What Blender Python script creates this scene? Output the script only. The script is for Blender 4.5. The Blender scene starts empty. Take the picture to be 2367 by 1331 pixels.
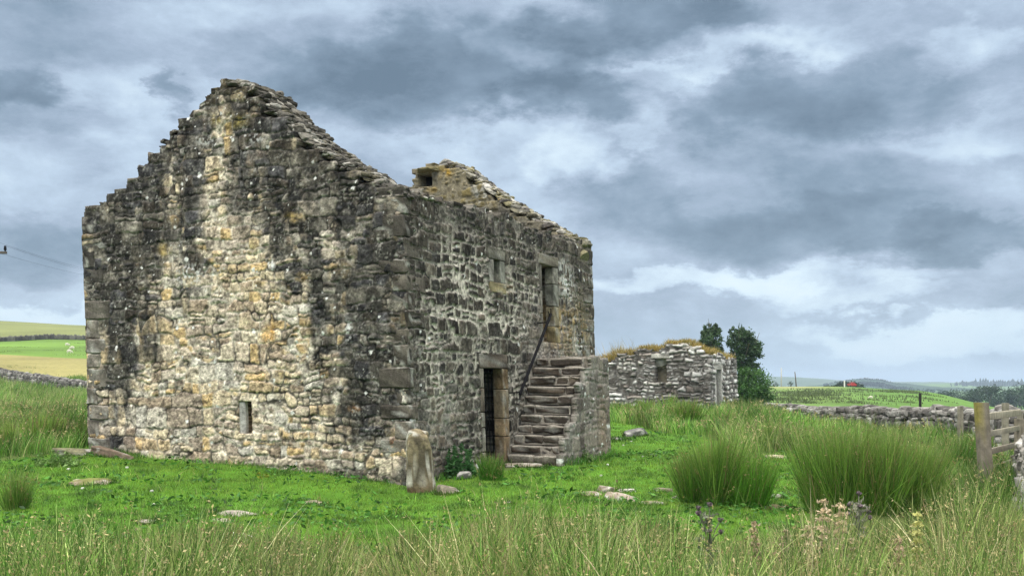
import bpy, bmesh, math, random
import numpy as np

SC = bpy.context.scene
COL = SC.collection
F, CX, HOR, EYE = 2494.0, 1183.5, 880.0, 1.6      # focal length in photo pixels, principal column, horizon row, eye height
rng = np.random.default_rng(7)
random.seed(7)
R = math.radians

# ------------------------------------------------------------------ noise
def _h(i, j, s):
    n = (i.astype(np.int64) * 374761393 + j.astype(np.int64) * 668265263 + s * 974634541) & 0x7fffffff
    n = ((n ^ (n >> 13)) * 1274126177) & 0x7fffffff
    n = ((n ^ (n >> 16)) * 2246822519) & 0x7fffffff
    return ((n ^ (n >> 15)) & 0xffffff) / float(0xffffff)
def vn(x, y, s=0):
    x = np.asarray(x, float); y = np.asarray(y, float)
    xi = np.floor(x); yi = np.floor(y); fx = x - xi; fy = y - yi
    fx = fx * fx * (3 - 2 * fx); fy = fy * fy * (3 - 2 * fy)
    return ((_h(xi, yi, s) * (1 - fx) + _h(xi + 1, yi, s) * fx) * (1 - fy)
            + (_h(xi, yi + 1, s) * (1 - fx) + _h(xi + 1, yi + 1, s) * fx) * fy)
def fbm(x, y, s=0, o=4):
    t = 0; a = .5; n = 0
    for k in range(o):
        t = t + a * vn(x * 2 ** k + 17.3 * k, y * 2 ** k - 9.1 * k, s + k); n += a; a *= .55
    return t / n
def sstep(a, b, x):
    t = np.clip((x - a) / (b - a), 0, 1); return t * t * (3 - 2 * t)
def lerp(a, b, t): return a + (b - a) * t
A = np.array

# ------------------------------------------------------------------ object helpers
def tag(o, label=None, cat=None, group=None, kind=None):
    if label: o['label'] = label
    if cat: o['category'] = cat
    if group: o['group'] = group
    if kind: o['kind'] = kind
    return o
def empty(name, loc, label=None, cat=None, group=None):
    o = bpy.data.objects.new(name, None); COL.objects.link(o); o.location = loc
    o.empty_display_size = .2
    return tag(o, label, cat, group)
def wloc(o):
    v = A(o.location)
    while o.parent: o = o.parent; v = v + A(o.location)
    return v
def mk(name, V, Q=None, T=None, col=None, mat=None, parent=None, smooth=False):
    V = np.asarray(V, float).reshape(-1, 3)
    if parent is not None: V = V - wloc(parent)
    me = bpy.data.meshes.new(name)
    Q = np.zeros((0, 4), int) if Q is None else np.asarray(Q, int).reshape(-1, 4)
    T = np.zeros((0, 3), int) if T is None else np.asarray(T, int).reshape(-1, 3)
    me.vertices.add(len(V)); me.vertices.foreach_set('co', V.ravel())
    nl = 4 * len(Q) + 3 * len(T)
    me.loops.add(nl)
    me.loops.foreach_set('vertex_index', np.concatenate([Q.ravel(), T.ravel()]).astype(np.int32))
    me.polygons.add(len(Q) + len(T))
    ls = np.concatenate([np.arange(len(Q)) * 4, 4 * len(Q) + np.arange(len(T)) * 3]).astype(np.int32)
    me.polygons.foreach_set('loop_start', ls)
    me.polygons.foreach_set('use_smooth', np.full(len(Q) + len(T), smooth))
    if col is not None:
        c = np.asarray(col, float)
        if c.ndim == 1: c = np.tile(c, (len(V), 1))
        a = me.color_attributes.new('Col', 'FLOAT_COLOR', 'POINT')
        a.data.foreach_set('color', np.hstack([c[:, :3], np.ones((len(V), 1))]).ravel())
    me.update(calc_edges=True); me.validate()
    if mat: me.materials.append(mat)
    o = bpy.data.objects.new(name, me); COL.objects.link(o)
    if parent is not None: o.parent = parent
    return o
class Bag:
    """collects shapes into one mesh"""
    def __init__(s): s.V = []; s.Q = []; s.T = []; s.C = []; s.n = 0
    def add(s, V, Q=None, T=None, col=(.5, .5, .5)):
        V = np.asarray(V, float).reshape(-1, 3); s.V.append(V)
        if Q is not None and len(Q): s.Q.append(np.asarray(Q).reshape(-1, 4) + s.n)
        if T is not None and len(T): s.T.append(np.asarray(T).reshape(-1, 3) + s.n)
        c = np.asarray(col, float)
        s.C.append(np.tile(c, (len(V), 1)) if c.ndim == 1 else c); s.n += len(V)
    def build(s, name, mat, parent=None, smooth=False):
        return mk(name, np.vstack(s.V), np.vstack(s.Q) if s.Q else None, np.vstack(s.T) if s.T else None,
                  np.vstack(s.C), mat, parent, smooth)
def tube(P, rad, n=6):
    P = np.asarray(P, float); k = len(P); rad = np.broadcast_to(rad, (k,))
    V = []
    for i in range(k):
        t = P[min(i + 1, k - 1)] - P[max(i - 1, 0)]; t = t / (np.linalg.norm(t) + 1e-9)
        a = np.cross(t, [0, 0, 1.] if abs(t[2]) < .9 else [1., 0, 0]); a /= np.linalg.norm(a); b = np.cross(t, a)
        th = np.arange(n) / n * 2 * math.pi
        V.append(P[i] + rad[i] * (np.cos(th)[:, None] * a + np.sin(th)[:, None] * b))
    V = np.vstack(V + [P[:1], P[-1:]]); Q = []; T = []
    for i in range(k - 1):
        for j in range(n):
            Q.append((i * n + j, i * n + (j + 1) % n, (i + 1) * n + (j + 1) % n, (i + 1) * n + j))
    for j in range(n):
        T.append((k * n, (j + 1) % n, j)); T.append((k * n + 1, (k - 1) * n + j, (k - 1) * n + (j + 1) % n))
    return V, Q, T
def _ico(sub):
    bm = bmesh.new(); bmesh.ops.create_icosphere(bm, subdivisions=sub, radius=1)
    bm.verts.ensure_lookup_table()
    V = A([v.co[:] for v in bm.verts]); T = A([[v.index for v in f.verts] for f in bm.faces]); bm.free()
    return V, T
ICO = {k: _ico(k) for k in (1, 2, 3, 4)}
def rock(size, seed, sub=3, rough=.22, square=.6):
    """an irregular block of stone about its own centre"""
    V, T = ICO[sub]; r = np.random.default_rng(seed)
    p = np.sign(V) * np.abs(V) ** square
    n = (fbm(V[:, 0] * 1.6 + seed, V[:, 1] * 1.6 + V[:, 2] * 1.1, seed) - .5) + (fbm(V[:, 2] * 1.7 + 5 + seed, V[:, 0] * 1.5 - V[:, 1], seed + 9) - .5)
    p = p * (1 + rough * 2 * n)[:, None]
    if sub >= 3:
        for k in range(5):                                     # a few flat broken faces
            d = r.normal(size=3); d /= np.linalg.norm(d); lim = r.uniform(.68, .9)
            q = p @ d; p = p - np.maximum(q - lim, 0)[:, None] * d * .85
        p = p * (1 + .06 * (fbm(V[:, 0] * 6, V[:, 1] * 6 + V[:, 2] * 5, seed + 3) - .5))[:, None]
    return p * (np.asarray(size) / 2), T
def rotz(V, a):
    c, s = math.cos(a), math.sin(a)
    return V @ A([[c, s, 0], [-s, c, 0], [0, 0, 1]])
def roty(V, a):
    c, s = math.cos(a), math.sin(a)
    return V @ A([[c, 0, -s], [0, 1, 0], [s, 0, c]])

# ------------------------------------------------------------------ materials
def mat_attr(name, rough=.9, nscale=14, namt=.5, bump=.3, bscale=40, transl=0., spec=.25, hue=0):
    m = bpy.data.materials.new(name); m.use_nodes = True; nt = m.node_tree; nt.nodes.clear()
    N = nt.nodes.new; L = nt.links.new
    out = N('ShaderNodeOutputMaterial'); at = N('ShaderNodeAttribute'); at.attribute_name = 'Col'
    p = N('ShaderNodeBsdfPrincipled'); p.inputs['Roughness'].default_value = rough
    p.inputs['Specular IOR Level'].default_value = spec
    tc = N('ShaderNodeTexCoord'); csock = at.outputs['Color']
    if namt > 0:
        no = N('ShaderNodeTexNoise'); no.inputs['Scale'].default_value = nscale; no.inputs['Detail'].default_value = 5
        no.inputs['Roughness'].default_value = .65
        L(tc.outputs['Object'], no.inputs['Vector'])
        mr = N('ShaderNodeMapRange'); mr.inputs[1].default_value = .25; mr.inputs[2].default_value = .75
        mr.inputs[3].default_value = 1 - namt; mr.inputs[4].default_value = 1 + namt
        L(no.outputs['Fac'], mr.inputs[0])
        vm = N('ShaderNodeVectorMath'); vm.operation = 'SCALE'
        L(csock, vm.inputs[0]); L(mr.outputs[0], vm.inputs['Scale']); csock = vm.outputs[0]
    L(csock, p.inputs['Base Color'])
    if bump > 0:
        nb = N('ShaderNodeTexNoise'); nb.inputs['Scale'].default_value = bscale; nb.inputs['Detail'].default_value = 6
        L(tc.outputs['Object'], nb.inputs['Vector'])
        b = N('ShaderNodeBump'); b.inputs['Strength'].default_value = bump; b.inputs['Distance'].default_value = .02
        L(nb.outputs['Fac'], b.inputs['Height']); L(b.outputs[0], p.inputs['Normal'])
    if transl > 0:
        t = N('ShaderNodeBsdfTranslucent'); L(csock, t.inputs['Color'])
        mx = N('ShaderNodeMixShader'); mx.inputs[0].default_value = transl
        L(p.outputs[0], mx.inputs[1]); L(t.outputs[0], mx.inputs[2]); L(mx.outputs[0], out.inputs['Surface'])
    else: L(p.outputs[0], out.inputs['Surface'])
    return m
def mat_plain(name, c, rough=.6, metal=0, namt=.25, nscale=20, stretch=(1, 1, 1)):
    m = bpy.data.materials.new(name); m.use_nodes = True; nt = m.node_tree
    p = nt.nodes['Principled BSDF']; p.inputs['Roughness'].default_value = rough; p.inputs['Metallic'].default_value = metal
    tc = nt.nodes.new('ShaderNodeTexCoord'); mp = nt.nodes.new('ShaderNodeMapping'); mp.inputs['Scale'].default_value = stretch
    no = nt.nodes.new('ShaderNodeTexNoise'); no.inputs['Scale'].default_value = nscale; no.inputs['Detail'].default_value = 4
    cr = nt.nodes.new('ShaderNodeValToRGB')
    cr.color_ramp.elements[0].position = .3; cr.color_ramp.elements[1].position = .7
    cr.color_ramp.elements[0].color = (*[v * (1 - namt) for v in c], 1); cr.color_ramp.elements[1].color = (*[min(v * (1 + namt), 1) for v in c], 1)
    L = nt.links.new
    L(tc.outputs['Object'], mp.inputs[0]); L(mp.outputs[0], no.inputs['Vector']); L(no.outputs['Fac'], cr.inputs[0]); L(cr.outputs[0], p.inputs['Base Color'])
    return m
M_STONE = mat_attr('weathered_stone', .92, 22, .5, .55, 45, spec=.12)
M_ROCK = mat_attr('field_stone', .92, 12, .45, .6, 30, spec=.12)
M_FARSTONE = mat_attr('dry_stone', .95, 5, .5, .4, 12, spec=.1)
M_GRASS = mat_attr('grass_blade', .5, 1, 0, 0, transl=.3, spec=.3)
M_LEAF = mat_attr('leaf', .5, 3, .3, 0, transl=.28, spec=.3)
M_GROUND = mat_attr('ground_turf', .95, 2.2, .35, .8, 9, spec=.1)
M_HILL = mat_attr('hill_turf', .95, .02, .35, 0, spec=.05)
M_BARK = mat_attr('bark', .9, 8, .4, .5, 20)
M_WOOD = mat_attr('weathered_wood', .85, 9, .35, .4, 25, spec=.15)
M_IRON = mat_plain('black_iron', (.009, .009, .011), .7, .0)
M_IRON.node_tree.nodes['Principled BSDF'].inputs['Specular IOR Level'].default_value = .08
M_WOOL = mat_plain('wool', (.62, .58, .5), .95)
M_SKIN = mat_plain('sheep_face', (.06, .05, .045), .8)
M_RED = mat_plain('red_paint', (.40, .03, .025), .4, 0, .1)
M_GLASS = mat_plain('car_glass', (.03, .035, .04), .1, 0, .05)
M_TYRE = mat_plain('tyre_rubber', (.02, .02, .02), .8)
M_WHITE = mat_plain('white_paint', (.72, .72, .7), .6, 0, .08)
M_POLE = mat_plain('creosoted_pole', (.10, .085, .07), .85, 0, .3, 10)
M_PALE = mat_plain('pale_pole', (.42, .42, .40), .7, 0, .15, 10)

# ------------------------------------------------------------------ ground shape
PROF = [
 (-.95, [(4,-.05),(12,.05),(19,.4),(40,.6),(80,1.6),(110,4),(200,11),(280,16),(500,36),(650,38),(900,20),(1500,-10),(7000,-20)]),
 (-.50, [(4,-.05),(12,0),(16,.12),(19,.30),(25,.36),(40,.45),(80,.9),(95,1.3),(110,2.7),(200,7.6),(280,11.9),(500,30),(600,31),(900,18),(1500,-12),(7000,-20)]),
 (-.39, [(4,-.05),(12,0),(16,.16),(19.1,.41),(25,.44),(40,.40),(80,.40),(95,1.2),(110,2.0),(200,6.8),(280,11.6),(500,27.3),(600,27.5),(900,14),(1500,-14),(7000,-20)]),
 (-.25, [(4,-.05),(12,-.02),(16,.12),(18,.22),(22,.35),(40,.40),(80,.3),(200,4),(500,14),(900,4),(1500,-14),(7000,-20)]),
 (-.097,[(4,-.05),(10,-.04),(16.3,-.02),(20,.12),(26,.3),(40,.42),(80,0),(200,1),(500,4),(900,-5),(1500,-14),(7000,-20)]),
 (.0,   [(4,-.05),(10,-.03),(16,.01),(19,.10),(21,.18),(28,.32),(38,.45),(60,-.1),(100,-1.2),(250,-.2),(320,-.3),(500,-8),(900,-14),(7000,-20)]),
 (.12,  [(4,-.05),(10,-.03),(16,.0),(21,.14),(28,.33),(38,.48),(44,.2),(60,-.9),(100,-1.4),(250,-.1),(320,.1),(500,-8),(900,-14),(7000,-20)]),
 (.21,  [(4,-.05),(10,-.03),(16,.0),(21,.08),(28,.26),(38,.42),(46,-.55),(60,-1.0),(100,-1.5),(250,-.1),(320,.15),(500,-8),(900,-14),(7000,-20)]),
 (.30,  [(4,-.05),(10,-.03),(16,-.02),(25,.02),(32,-.02),(40,-.4),(60,-1.0),(100,-1.6),(250,.1),(320,.05),(500,-9),(900,-14),(7000,-20)]),
 (.375, [(4,-.05),(10,-.03),(16,-.03),(25,-.05),(33,-.2),(60,-1.2),(100,-2.0),(200,-1.0),(250,-.7),(320,-1.6),(500,-10),(900,-14),(7000,-20)]),
 (.47,  [(4,-.05),(10,-.03),(16,-.04),(25,-.1),(30,-.2),(60,-1.6),(100,-2.9),(150,-3.0),(200,-4.0),(250,-5.5),(500,-12),(900,-14),(7000,-20)]),
 (.95,  [(4,-.05),(12,-.05),(30,-.4),(60,-2),(100,-4),(200,-7),(500,-13),(900,-14),(7000,-20)])]
_pu = A([p[0] for p in PROF]); _ld = np.linspace(math.log(3.5), math.log(7000), 500)
_tab = A([np.interp(_ld, [math.log(d) for d, z in p[1]], [z for d, z in p[1]]) for p in PROF])
_k = np.exp(-np.linspace(-2, 2, 15) ** 2); _k /= _k.sum()
_tab = A([np.convolve(np.pad(r_, 7, mode='edge'), _k, 'valid') for r_ in _tab])
def gz0(x, y):
    x = np.asarray(x, float); y = np.asarray(y, float)
    d = np.maximum(y, 4.); u = np.clip(x / np.maximum(y, 9.), -.949, .949)
    fi = (np.log(d) - _ld[0]) / (_ld[1] - _ld[0]); i = np.clip(fi.astype(int), 0, 498); fi = np.clip(fi - i, 0, 1)
    j = np.clip(np.searchsorted(_pu, u) - 1, 0, len(_pu) - 2); fu = (u - _pu[j]) / (_pu[j + 1] - _pu[j]); fu = fu * fu * (3 - 2 * fu) * .6 + fu * .4
    a = _tab[j, i] * (1 - fi) + _tab[j, i + 1] * fi; b = _tab[j + 1, i] * (1 - fi) + _tab[j + 1, i + 1] * fi
    return a * (1 - fu) + b * fu
def gz(x, y):
    x = np.asarray(x, float); y = np.asarray(y, float)
    far = sstep(30, 120, y)
    return gz0(x, y) + (1 - far) * ((fbm(x * .5, y * .5, 3, 3) - .5) * .16 + (vn(x * 2.1, y * 2.1, 8) - .5) * .04) + far * (fbm(x * .04, y * .04, 5, 3) - .5) * .8 * sstep(60, 400, y)
def project(x, y, z):
    return CX + x / y * F, HOR - (z - EYE) / y * F
def hit(px, py, dmax=650):
    """ground point seen at a photo pixel"""
    d = np.geomspace(4, dmax, 3000); x = (px - CX) / F * d; z = EYE - (py - HOR) / F * d
    g = z <= gz(x, d)
    k = int(np.argmax(g)) if g.any() else len(d) - 1
    return A([x[k], d[k], float(gz(x[k:k + 1], d[k:k + 1])[0])])
def at(px, d):
    x = (px - CX) / F * d
    return A([x, d, float(gz(A([x]), A([d]))[0])])
def inpoly(px, py, poly):
    c = np.zeros(px.shape, bool); n = len(poly)
    for i in range(n):
        x1, y1 = poly[i]; x2, y2 = poly[(i + 1) % n]
        t = ((y1 > py) != (y2 > py)) & (px < (x2 - x1) * (py - y1) / ((y2 - y1) if y2 != y1 else 1e-9) + x1)
        c ^= t
    return c

# ------------------------------------------------------------------ rubble walls
class Layout:
    """courses of irregular stones; sample() gives stone id, distance to its edge and its centre"""
    def __init__(s, L, H, ch, cw, seed, split=.35, warp=(.03, .012)):
        r = np.random.default_rng(seed); s.seed = seed; s.warp = warp; s.split = split
        z = -1.2; zb = [z]
        while z < H + .5: z += r.uniform(*ch); zb.append(z)
        s.zb = A(zb); s.ub = []; s.off = []; n = 0
        for k in range(len(zb)):
            u = -1.0 + r.uniform(0, .4); ub = [u]; hh = (zb[min(k + 1, len(zb) - 1)] - zb[k]) or ch[0]
            while u < L + 1.0: u += r.uniform(*cw) * (.7 + .5 * (hh - ch[0]) / (ch[1] - ch[0] + 1e-6)) * (1.6 if r.random() < .12 else 1); ub.append(u)
            s.ub.append(A(ub)); s.off.append(n); n += len(ub) * 3
        s.n = n; s.rand = r.random((n, 8))
    def sample(s, U, Z):
        if getattr(s, 'other', None) is not None:
            f = fbm(U * 1.15 + s.seed, Z * 1.25, s.seed + 70, 3) + .10 * (vn(U * 7, Z * 7, s.seed + 71) - .5) - .5
            a = s.sample_one(U, Z); b = s.other.sample_one(U, Z); k = f > 0; de = np.abs(f) * .9
            return (np.where(k, a[0], b[0] + s.n), np.minimum(np.where(k, a[1], b[1]), de), np.where(k, a[2], b[2]), np.where(k, a[3], b[3]))
        return s.sample_one(U, Z)
    def mix(s, o): s.other = o; s.rand = np.vstack([s.rand, o.rand]); return s
    def sample_one(s, U, Z):
        a, b = s.warp; sd = s.seed
        u = U + a * 2 * (fbm(U * 1.7, Z * 1.7, sd + 1, 2) - .5) + b * 2 * (vn(U * 8, Z * 8, sd + 2) - .5) + b * (vn(U * 21, Z * 21, sd + 7) - .5)
        z = Z + a * 2 * (fbm(U * 1.3 + 40, Z * 1.3, sd + 3, 2) - .5) + b * 2 * (vn(U * 7 + 30, Z * 7, sd + 4) - .5) + b * (vn(U * 19, Z * 19 + 9, sd + 8) - .5)
        ci = np.clip(np.searchsorted(s.zb, z) - 1, 0, len(s.zb) - 2)
        idx = np.zeros(U.shape, int); dx = np.zeros(U.shape); dz = np.zeros(U.shape); cu = np.zeros(U.shape); cz = np.zeros(U.shape)
        for k in np.unique(ci):
            m = ci == k; ub = s.ub[k]; uu = u[m]; zz = z[m]
            i = np.clip(np.searchsorted(ub, uu) - 1, 0, len(ub) - 2)
            z0, z1 = s.zb[k], s.zb[k + 1]
            sid = s.off[k] + i * 3; rr = s.rand[sid]
            sp = (rr[:, 0] < s.split) & ((ub[i + 1] - ub[i]) > .16); zs = z0 + (z1 - z0) * (.35 + .3 * rr[:, 1])
            up = sp & (zz > zs)
            lo = np.where(sp & up, zs, z0); hi = np.where(sp & ~up, zs, z1)
            idx[m] = sid + np.where(sp, np.where(up, 2, 1), 0)
            dx[m] = np.minimum(uu - ub[i], ub[i + 1] - uu); dz[m] = np.minimum(zz - lo, hi - zz)
            cu[m] = (ub[i] + ub[i + 1]) / 2; cz[m] = (lo + hi) / 2
        r = .045
        d = r - np.hypot(np.maximum(r - dx, 0), np.maximum(r - dz, 0)); d = np.where((dx > r) & (dz > r), np.minimum(dx, dz), d)
        return idx, d, cu, cz
LEAN0, LEAN1 = .06, -.03
def lean(P):
    P = P.copy(); P[..., 0] += LEAN0 + LEAN1 * P[..., 2]; return P
def wall_px(O, U, px, py):
    """photo pixel -> (u, z) on the vertical plane through O along U (house lean taken off)"""
    r = (px - CX) / F
    z = EYE; u = 0
    for _ in range(6):
        ox = O[0] + LEAN0 + LEAN1 * z
        u = (r * O[1] - ox) / (U[0] - r * U[1]); d = O[1] + u * U[1]; z = EYE - (py - HOR) / F * d
    return u, z
def build_wall(name, parent, O, U, Nn, L, prof, T, lay, res, colour, openings=(), z0=-.4, jw=.012, bev=.035, prot=.035, mort=.008,
               edge=(0, 0), mat=None, leanit=True, ragged=.5, fade=(True, True), back=True, wn=.03, smear=0., drop=0.):
    """one rubble wall: a displaced front of stones in mortar, its thickness and its back"""
    pu = A([p[0] for p in prof]); pz = A([p[1] for p in prof]); H = pz.max() + .4
    nu = int(round(L / res)) + 1; nz = int((H - z0) / res) + 1
    u = np.linspace(0, L, nu); z = z0 + np.arange(nz) * res
    Ug, Zg = np.meshgrid(u, z)
    idx, d, cu, cz = lay.sample(Ug, Zg); rr = lay.rand[idx]
    j = jw * (.55 + .9 * fbm(Ug * 3, Zg * 3, lay.seed + 20, 2))
    t = sstep(0, 1, (d - j) / bev)
    if smear: t = np.maximum(t, smear * sstep(.42, .62, fbm(Ug * 2.3 + 5, Zg * 2.9, lay.seed + 21, 4)) * 1.3).clip(0, 1)
    h = t * (.25 + .75 * rr[..., 2]) * prot + t * (rr[..., 3] - .5) * .25 * (Ug - cu) * .3 + t * (fbm(Ug * 14, Zg * 14, lay.seed + 30, 3) - .5) * .018 + (1 - t) * (mort * 0 + (vn(Ug * 30, Zg * 30, 4) - .5) * .006)
    h = h + (fbm(Ug * .8, Zg * .8, lay.seed + 33, 2) - .5) * wn
    f = np.ones_like(Ug)
    if fade[0]: f *= sstep(0, .05, Ug)
    if fade[1]: f *= sstep(0, .05, L - Ug)
    h = h * f
    top = np.interp(cu, pu, pz) - drop * (Ug > .5 * L) + (rr[..., 4] - .5) * ragged * .14
    keepv = (.5 * cz + .5 * Zg < top)
    cell = lambda a: a[:-1, :-1]
    Fm = keepv[:-1, :-1] & keepv[1:, 1:] & keepv[1:, :-1] & keepv[:-1, 1:]
    uc = (Ug[:-1, :-1] + Ug[1:, 1:]) / 2; zc = (Zg[:-1, :-1] + Zg[1:, 1:]) / 2
    low = zc < np.interp(uc, pu, pz) - .35; Fm = Fm | low
    for (a0, a1, b0, b1) in openings: Fm &= ~((uc > a0) & (uc < a1) & (zc > b0) & (zc < b1))
    Ue = Ug.copy()
    if edge[0]: Ue -= edge[0] * (vn(np.floor(Zg * 4.3) + .5, Zg * 0, lay.seed + 50) * .7 + .3 * vn(Zg * 9, Zg * 0, 3)) * (1 - sstep(0, .3, Ug))
    if edge[1]: Ue += edge[1] * (vn(np.floor(Zg * 4.3) + .5, Zg * 0, lay.seed + 51) * .7 + .3 * vn(Zg * 9, Zg * 0, 5)) * (1 - sstep(0, .3, L - Ug))
    def w2(Uq, wq):
        P = np.empty(Uq.shape + (3,)); P[..., 0] = O[0] + Uq * U[0] + wq * Nn[0]; P[..., 1] = O[1] + Uq * U[1] + wq * Nn[1]; P[..., 2] = Zg
        return lean(P) if leanit else P
    Pf = w2(Ue, h); Pb = w2(Ue, -T + 0 * h)
    px, py = project(Pf[..., 0], Pf[..., 1], Pf[..., 2])
    C = colour(dict(U=Ug, Z=Zg, px=px, py=py, r=rr, t=t, d=d, h=h, cu=cu, cz=cz, idx=idx))
    n = nu * nz; I = np.arange(n).reshape(nz, nu)
    q = np.stack([I[:-1, :-1], I[:-1, 1:], I[1:, 1:], I[1:, :-1]], -1)[Fm]
    Qs = [q]
    if back: Qs.append(q[:, ::-1] + n)
    Fp = np.pad(Fm, 1)
    e = Fp[1:-1, :-1] != Fp[1:-1, 1:]                 # upright boundary edges, columns 0..nu-1
    jj, ii = np.nonzero(e); inside_right = Fp[1:-1, 1:][jj, ii]
    a_, b_ = I[jj, ii], I[jj + 1, ii]
    s_ = np.stack([a_, b_, b_ + n, a_ + n], -1); s_[~inside_right] = s_[~inside_right][:, ::-1]; Qs.append(s_)
    e = Fp[:-1, 1:-1] != Fp[1:, 1:-1]
    jj, ii = np.nonzero(e); inside_up = Fp[1:, 1:-1][jj, ii]
    a_, b_ = I[jj, ii], I[jj, ii + 1]
    s_ = np.stack([b_, a_, a_ + n, b_ + n], -1); s_[~inside_up] = s_[~inside_up][:, ::-1]; Qs.append(s_)
    Q = np.vstack(Qs); V = np.vstack([Pf.reshape(-1, 3), Pb.reshape(-1, 3)]); Cc = np.vstack([C.reshape(-1, 3)] * 2)
    used = np.unique(Q); rm = np.full(len(V), -1); rm[used] = np.arange(len(used))
    return mk(name, V[used], rm[Q], None, Cc[used], mat or M_STONE, parent, True)

def spots(G, n, rad, seed, region=None):
    """round lichen growths: 0..1 mask"""
    r = np.random.default_rng(seed); U, Z = G['U'], G['Z']; m = np.zeros(U.shape)
    u = U[0]; z = Z[:, 0]; wob = (vn(U * 45, Z * 45, seed) - .5)
    for _ in range(n):
        a = r.uniform(u[0], u[-1]); b = r.uniform(z[0], z[-1]); R_ = rad[0] + (rad[1] - rad[0]) * r.random() ** 3
        i0, i1 = np.searchsorted(u, [a - R_ * 2, a + R_ * 2]); j0, j1 = np.searchsorted(z, [b - R_ * 2, b + R_ * 2])
        if i1 <= i0 or j1 <= j0: continue
        s = np.s_[j0:j1, i0:i1]
        q = np.hypot((U[s] - a), (Z[s] - b) * r.uniform(.7, 1.3)) / R_ + wob[s] * .9
        m[s] = np.maximum(m[s], 1 - sstep(.75, 1.0, q))
    return m
def gsum(px, py, L):
    t = 0
    for (x, y, sx, sy, a) in L: t = t + a * np.exp(-((px - x) / sx) ** 2 - ((py - y) / sy) ** 2)
    return t
def pick(pal, r):
    pal = A(pal); return pal[np.clip((r * len(pal)).astype(int), 0, len(pal) - 1)]
PALE = [(540,915,200,130,1.0),(400,930,80,120,.75),(700,930,70,130,.5),(560,620,75,110,.75),(385,640,45,110,.6),(490,540,45,60,.5),
        (600,760,90,100,.9),(465,760,70,100,.9),(820,1050,170,50,.55),(300,980,60,60,.5),(505,440,28,130,.45),(545,270,40,70,.33),
        (752,560,22,90,.42),(818,580,18,60,.5),(690,840,22,200,.3),(228,930,40,120,.4),(222,640,18,120,.25),(600,1060,330,30,.6),(215,820,20,60,.3),
        (905,480,30,60,.3),(930,880,50,180,.05),(400,470,18,60,.3),(660,650,12,110,.28),(800,700,12,90,.25)]
ACC = [(565,742,30,16,(.50,.43,.29)),(622,772,19,24,(.50,.29,.09)),(515,637,22,12,(.48,.36,.17)),(583,577,15,17,(.38,.33,.15)),(525,280,42,20,(.26,.21,.06)),
       (680,503,26,12,(.34,.25,.10)),(820,943,16,10,(.36,.20,.08)),(480,778,28,8,(.45,.30,.13)),(700,640,16,12,(.4,.27,.1)),(380,580,16,18,(.42,.32,.13)),
       (600,650,18,14,(.44,.34,.16)),(700,1005,30,10,(.42,.28,.13)),(650,880,18,40,(.42,.31,.12)),(545,905,26,10,(.46,.36,.2)),(505,520,30,10,(.5,.42,.27)),
       (700,760,28,18,(.2,.15,.08)),(520,1070,60,8,(.3,.2,.13)),(905,1025,16,14,(.2,.1,.06)),(790,615,22,30,(.2,.16,.1)),(920,740,24,20,(.2,.15,.09))]
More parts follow.
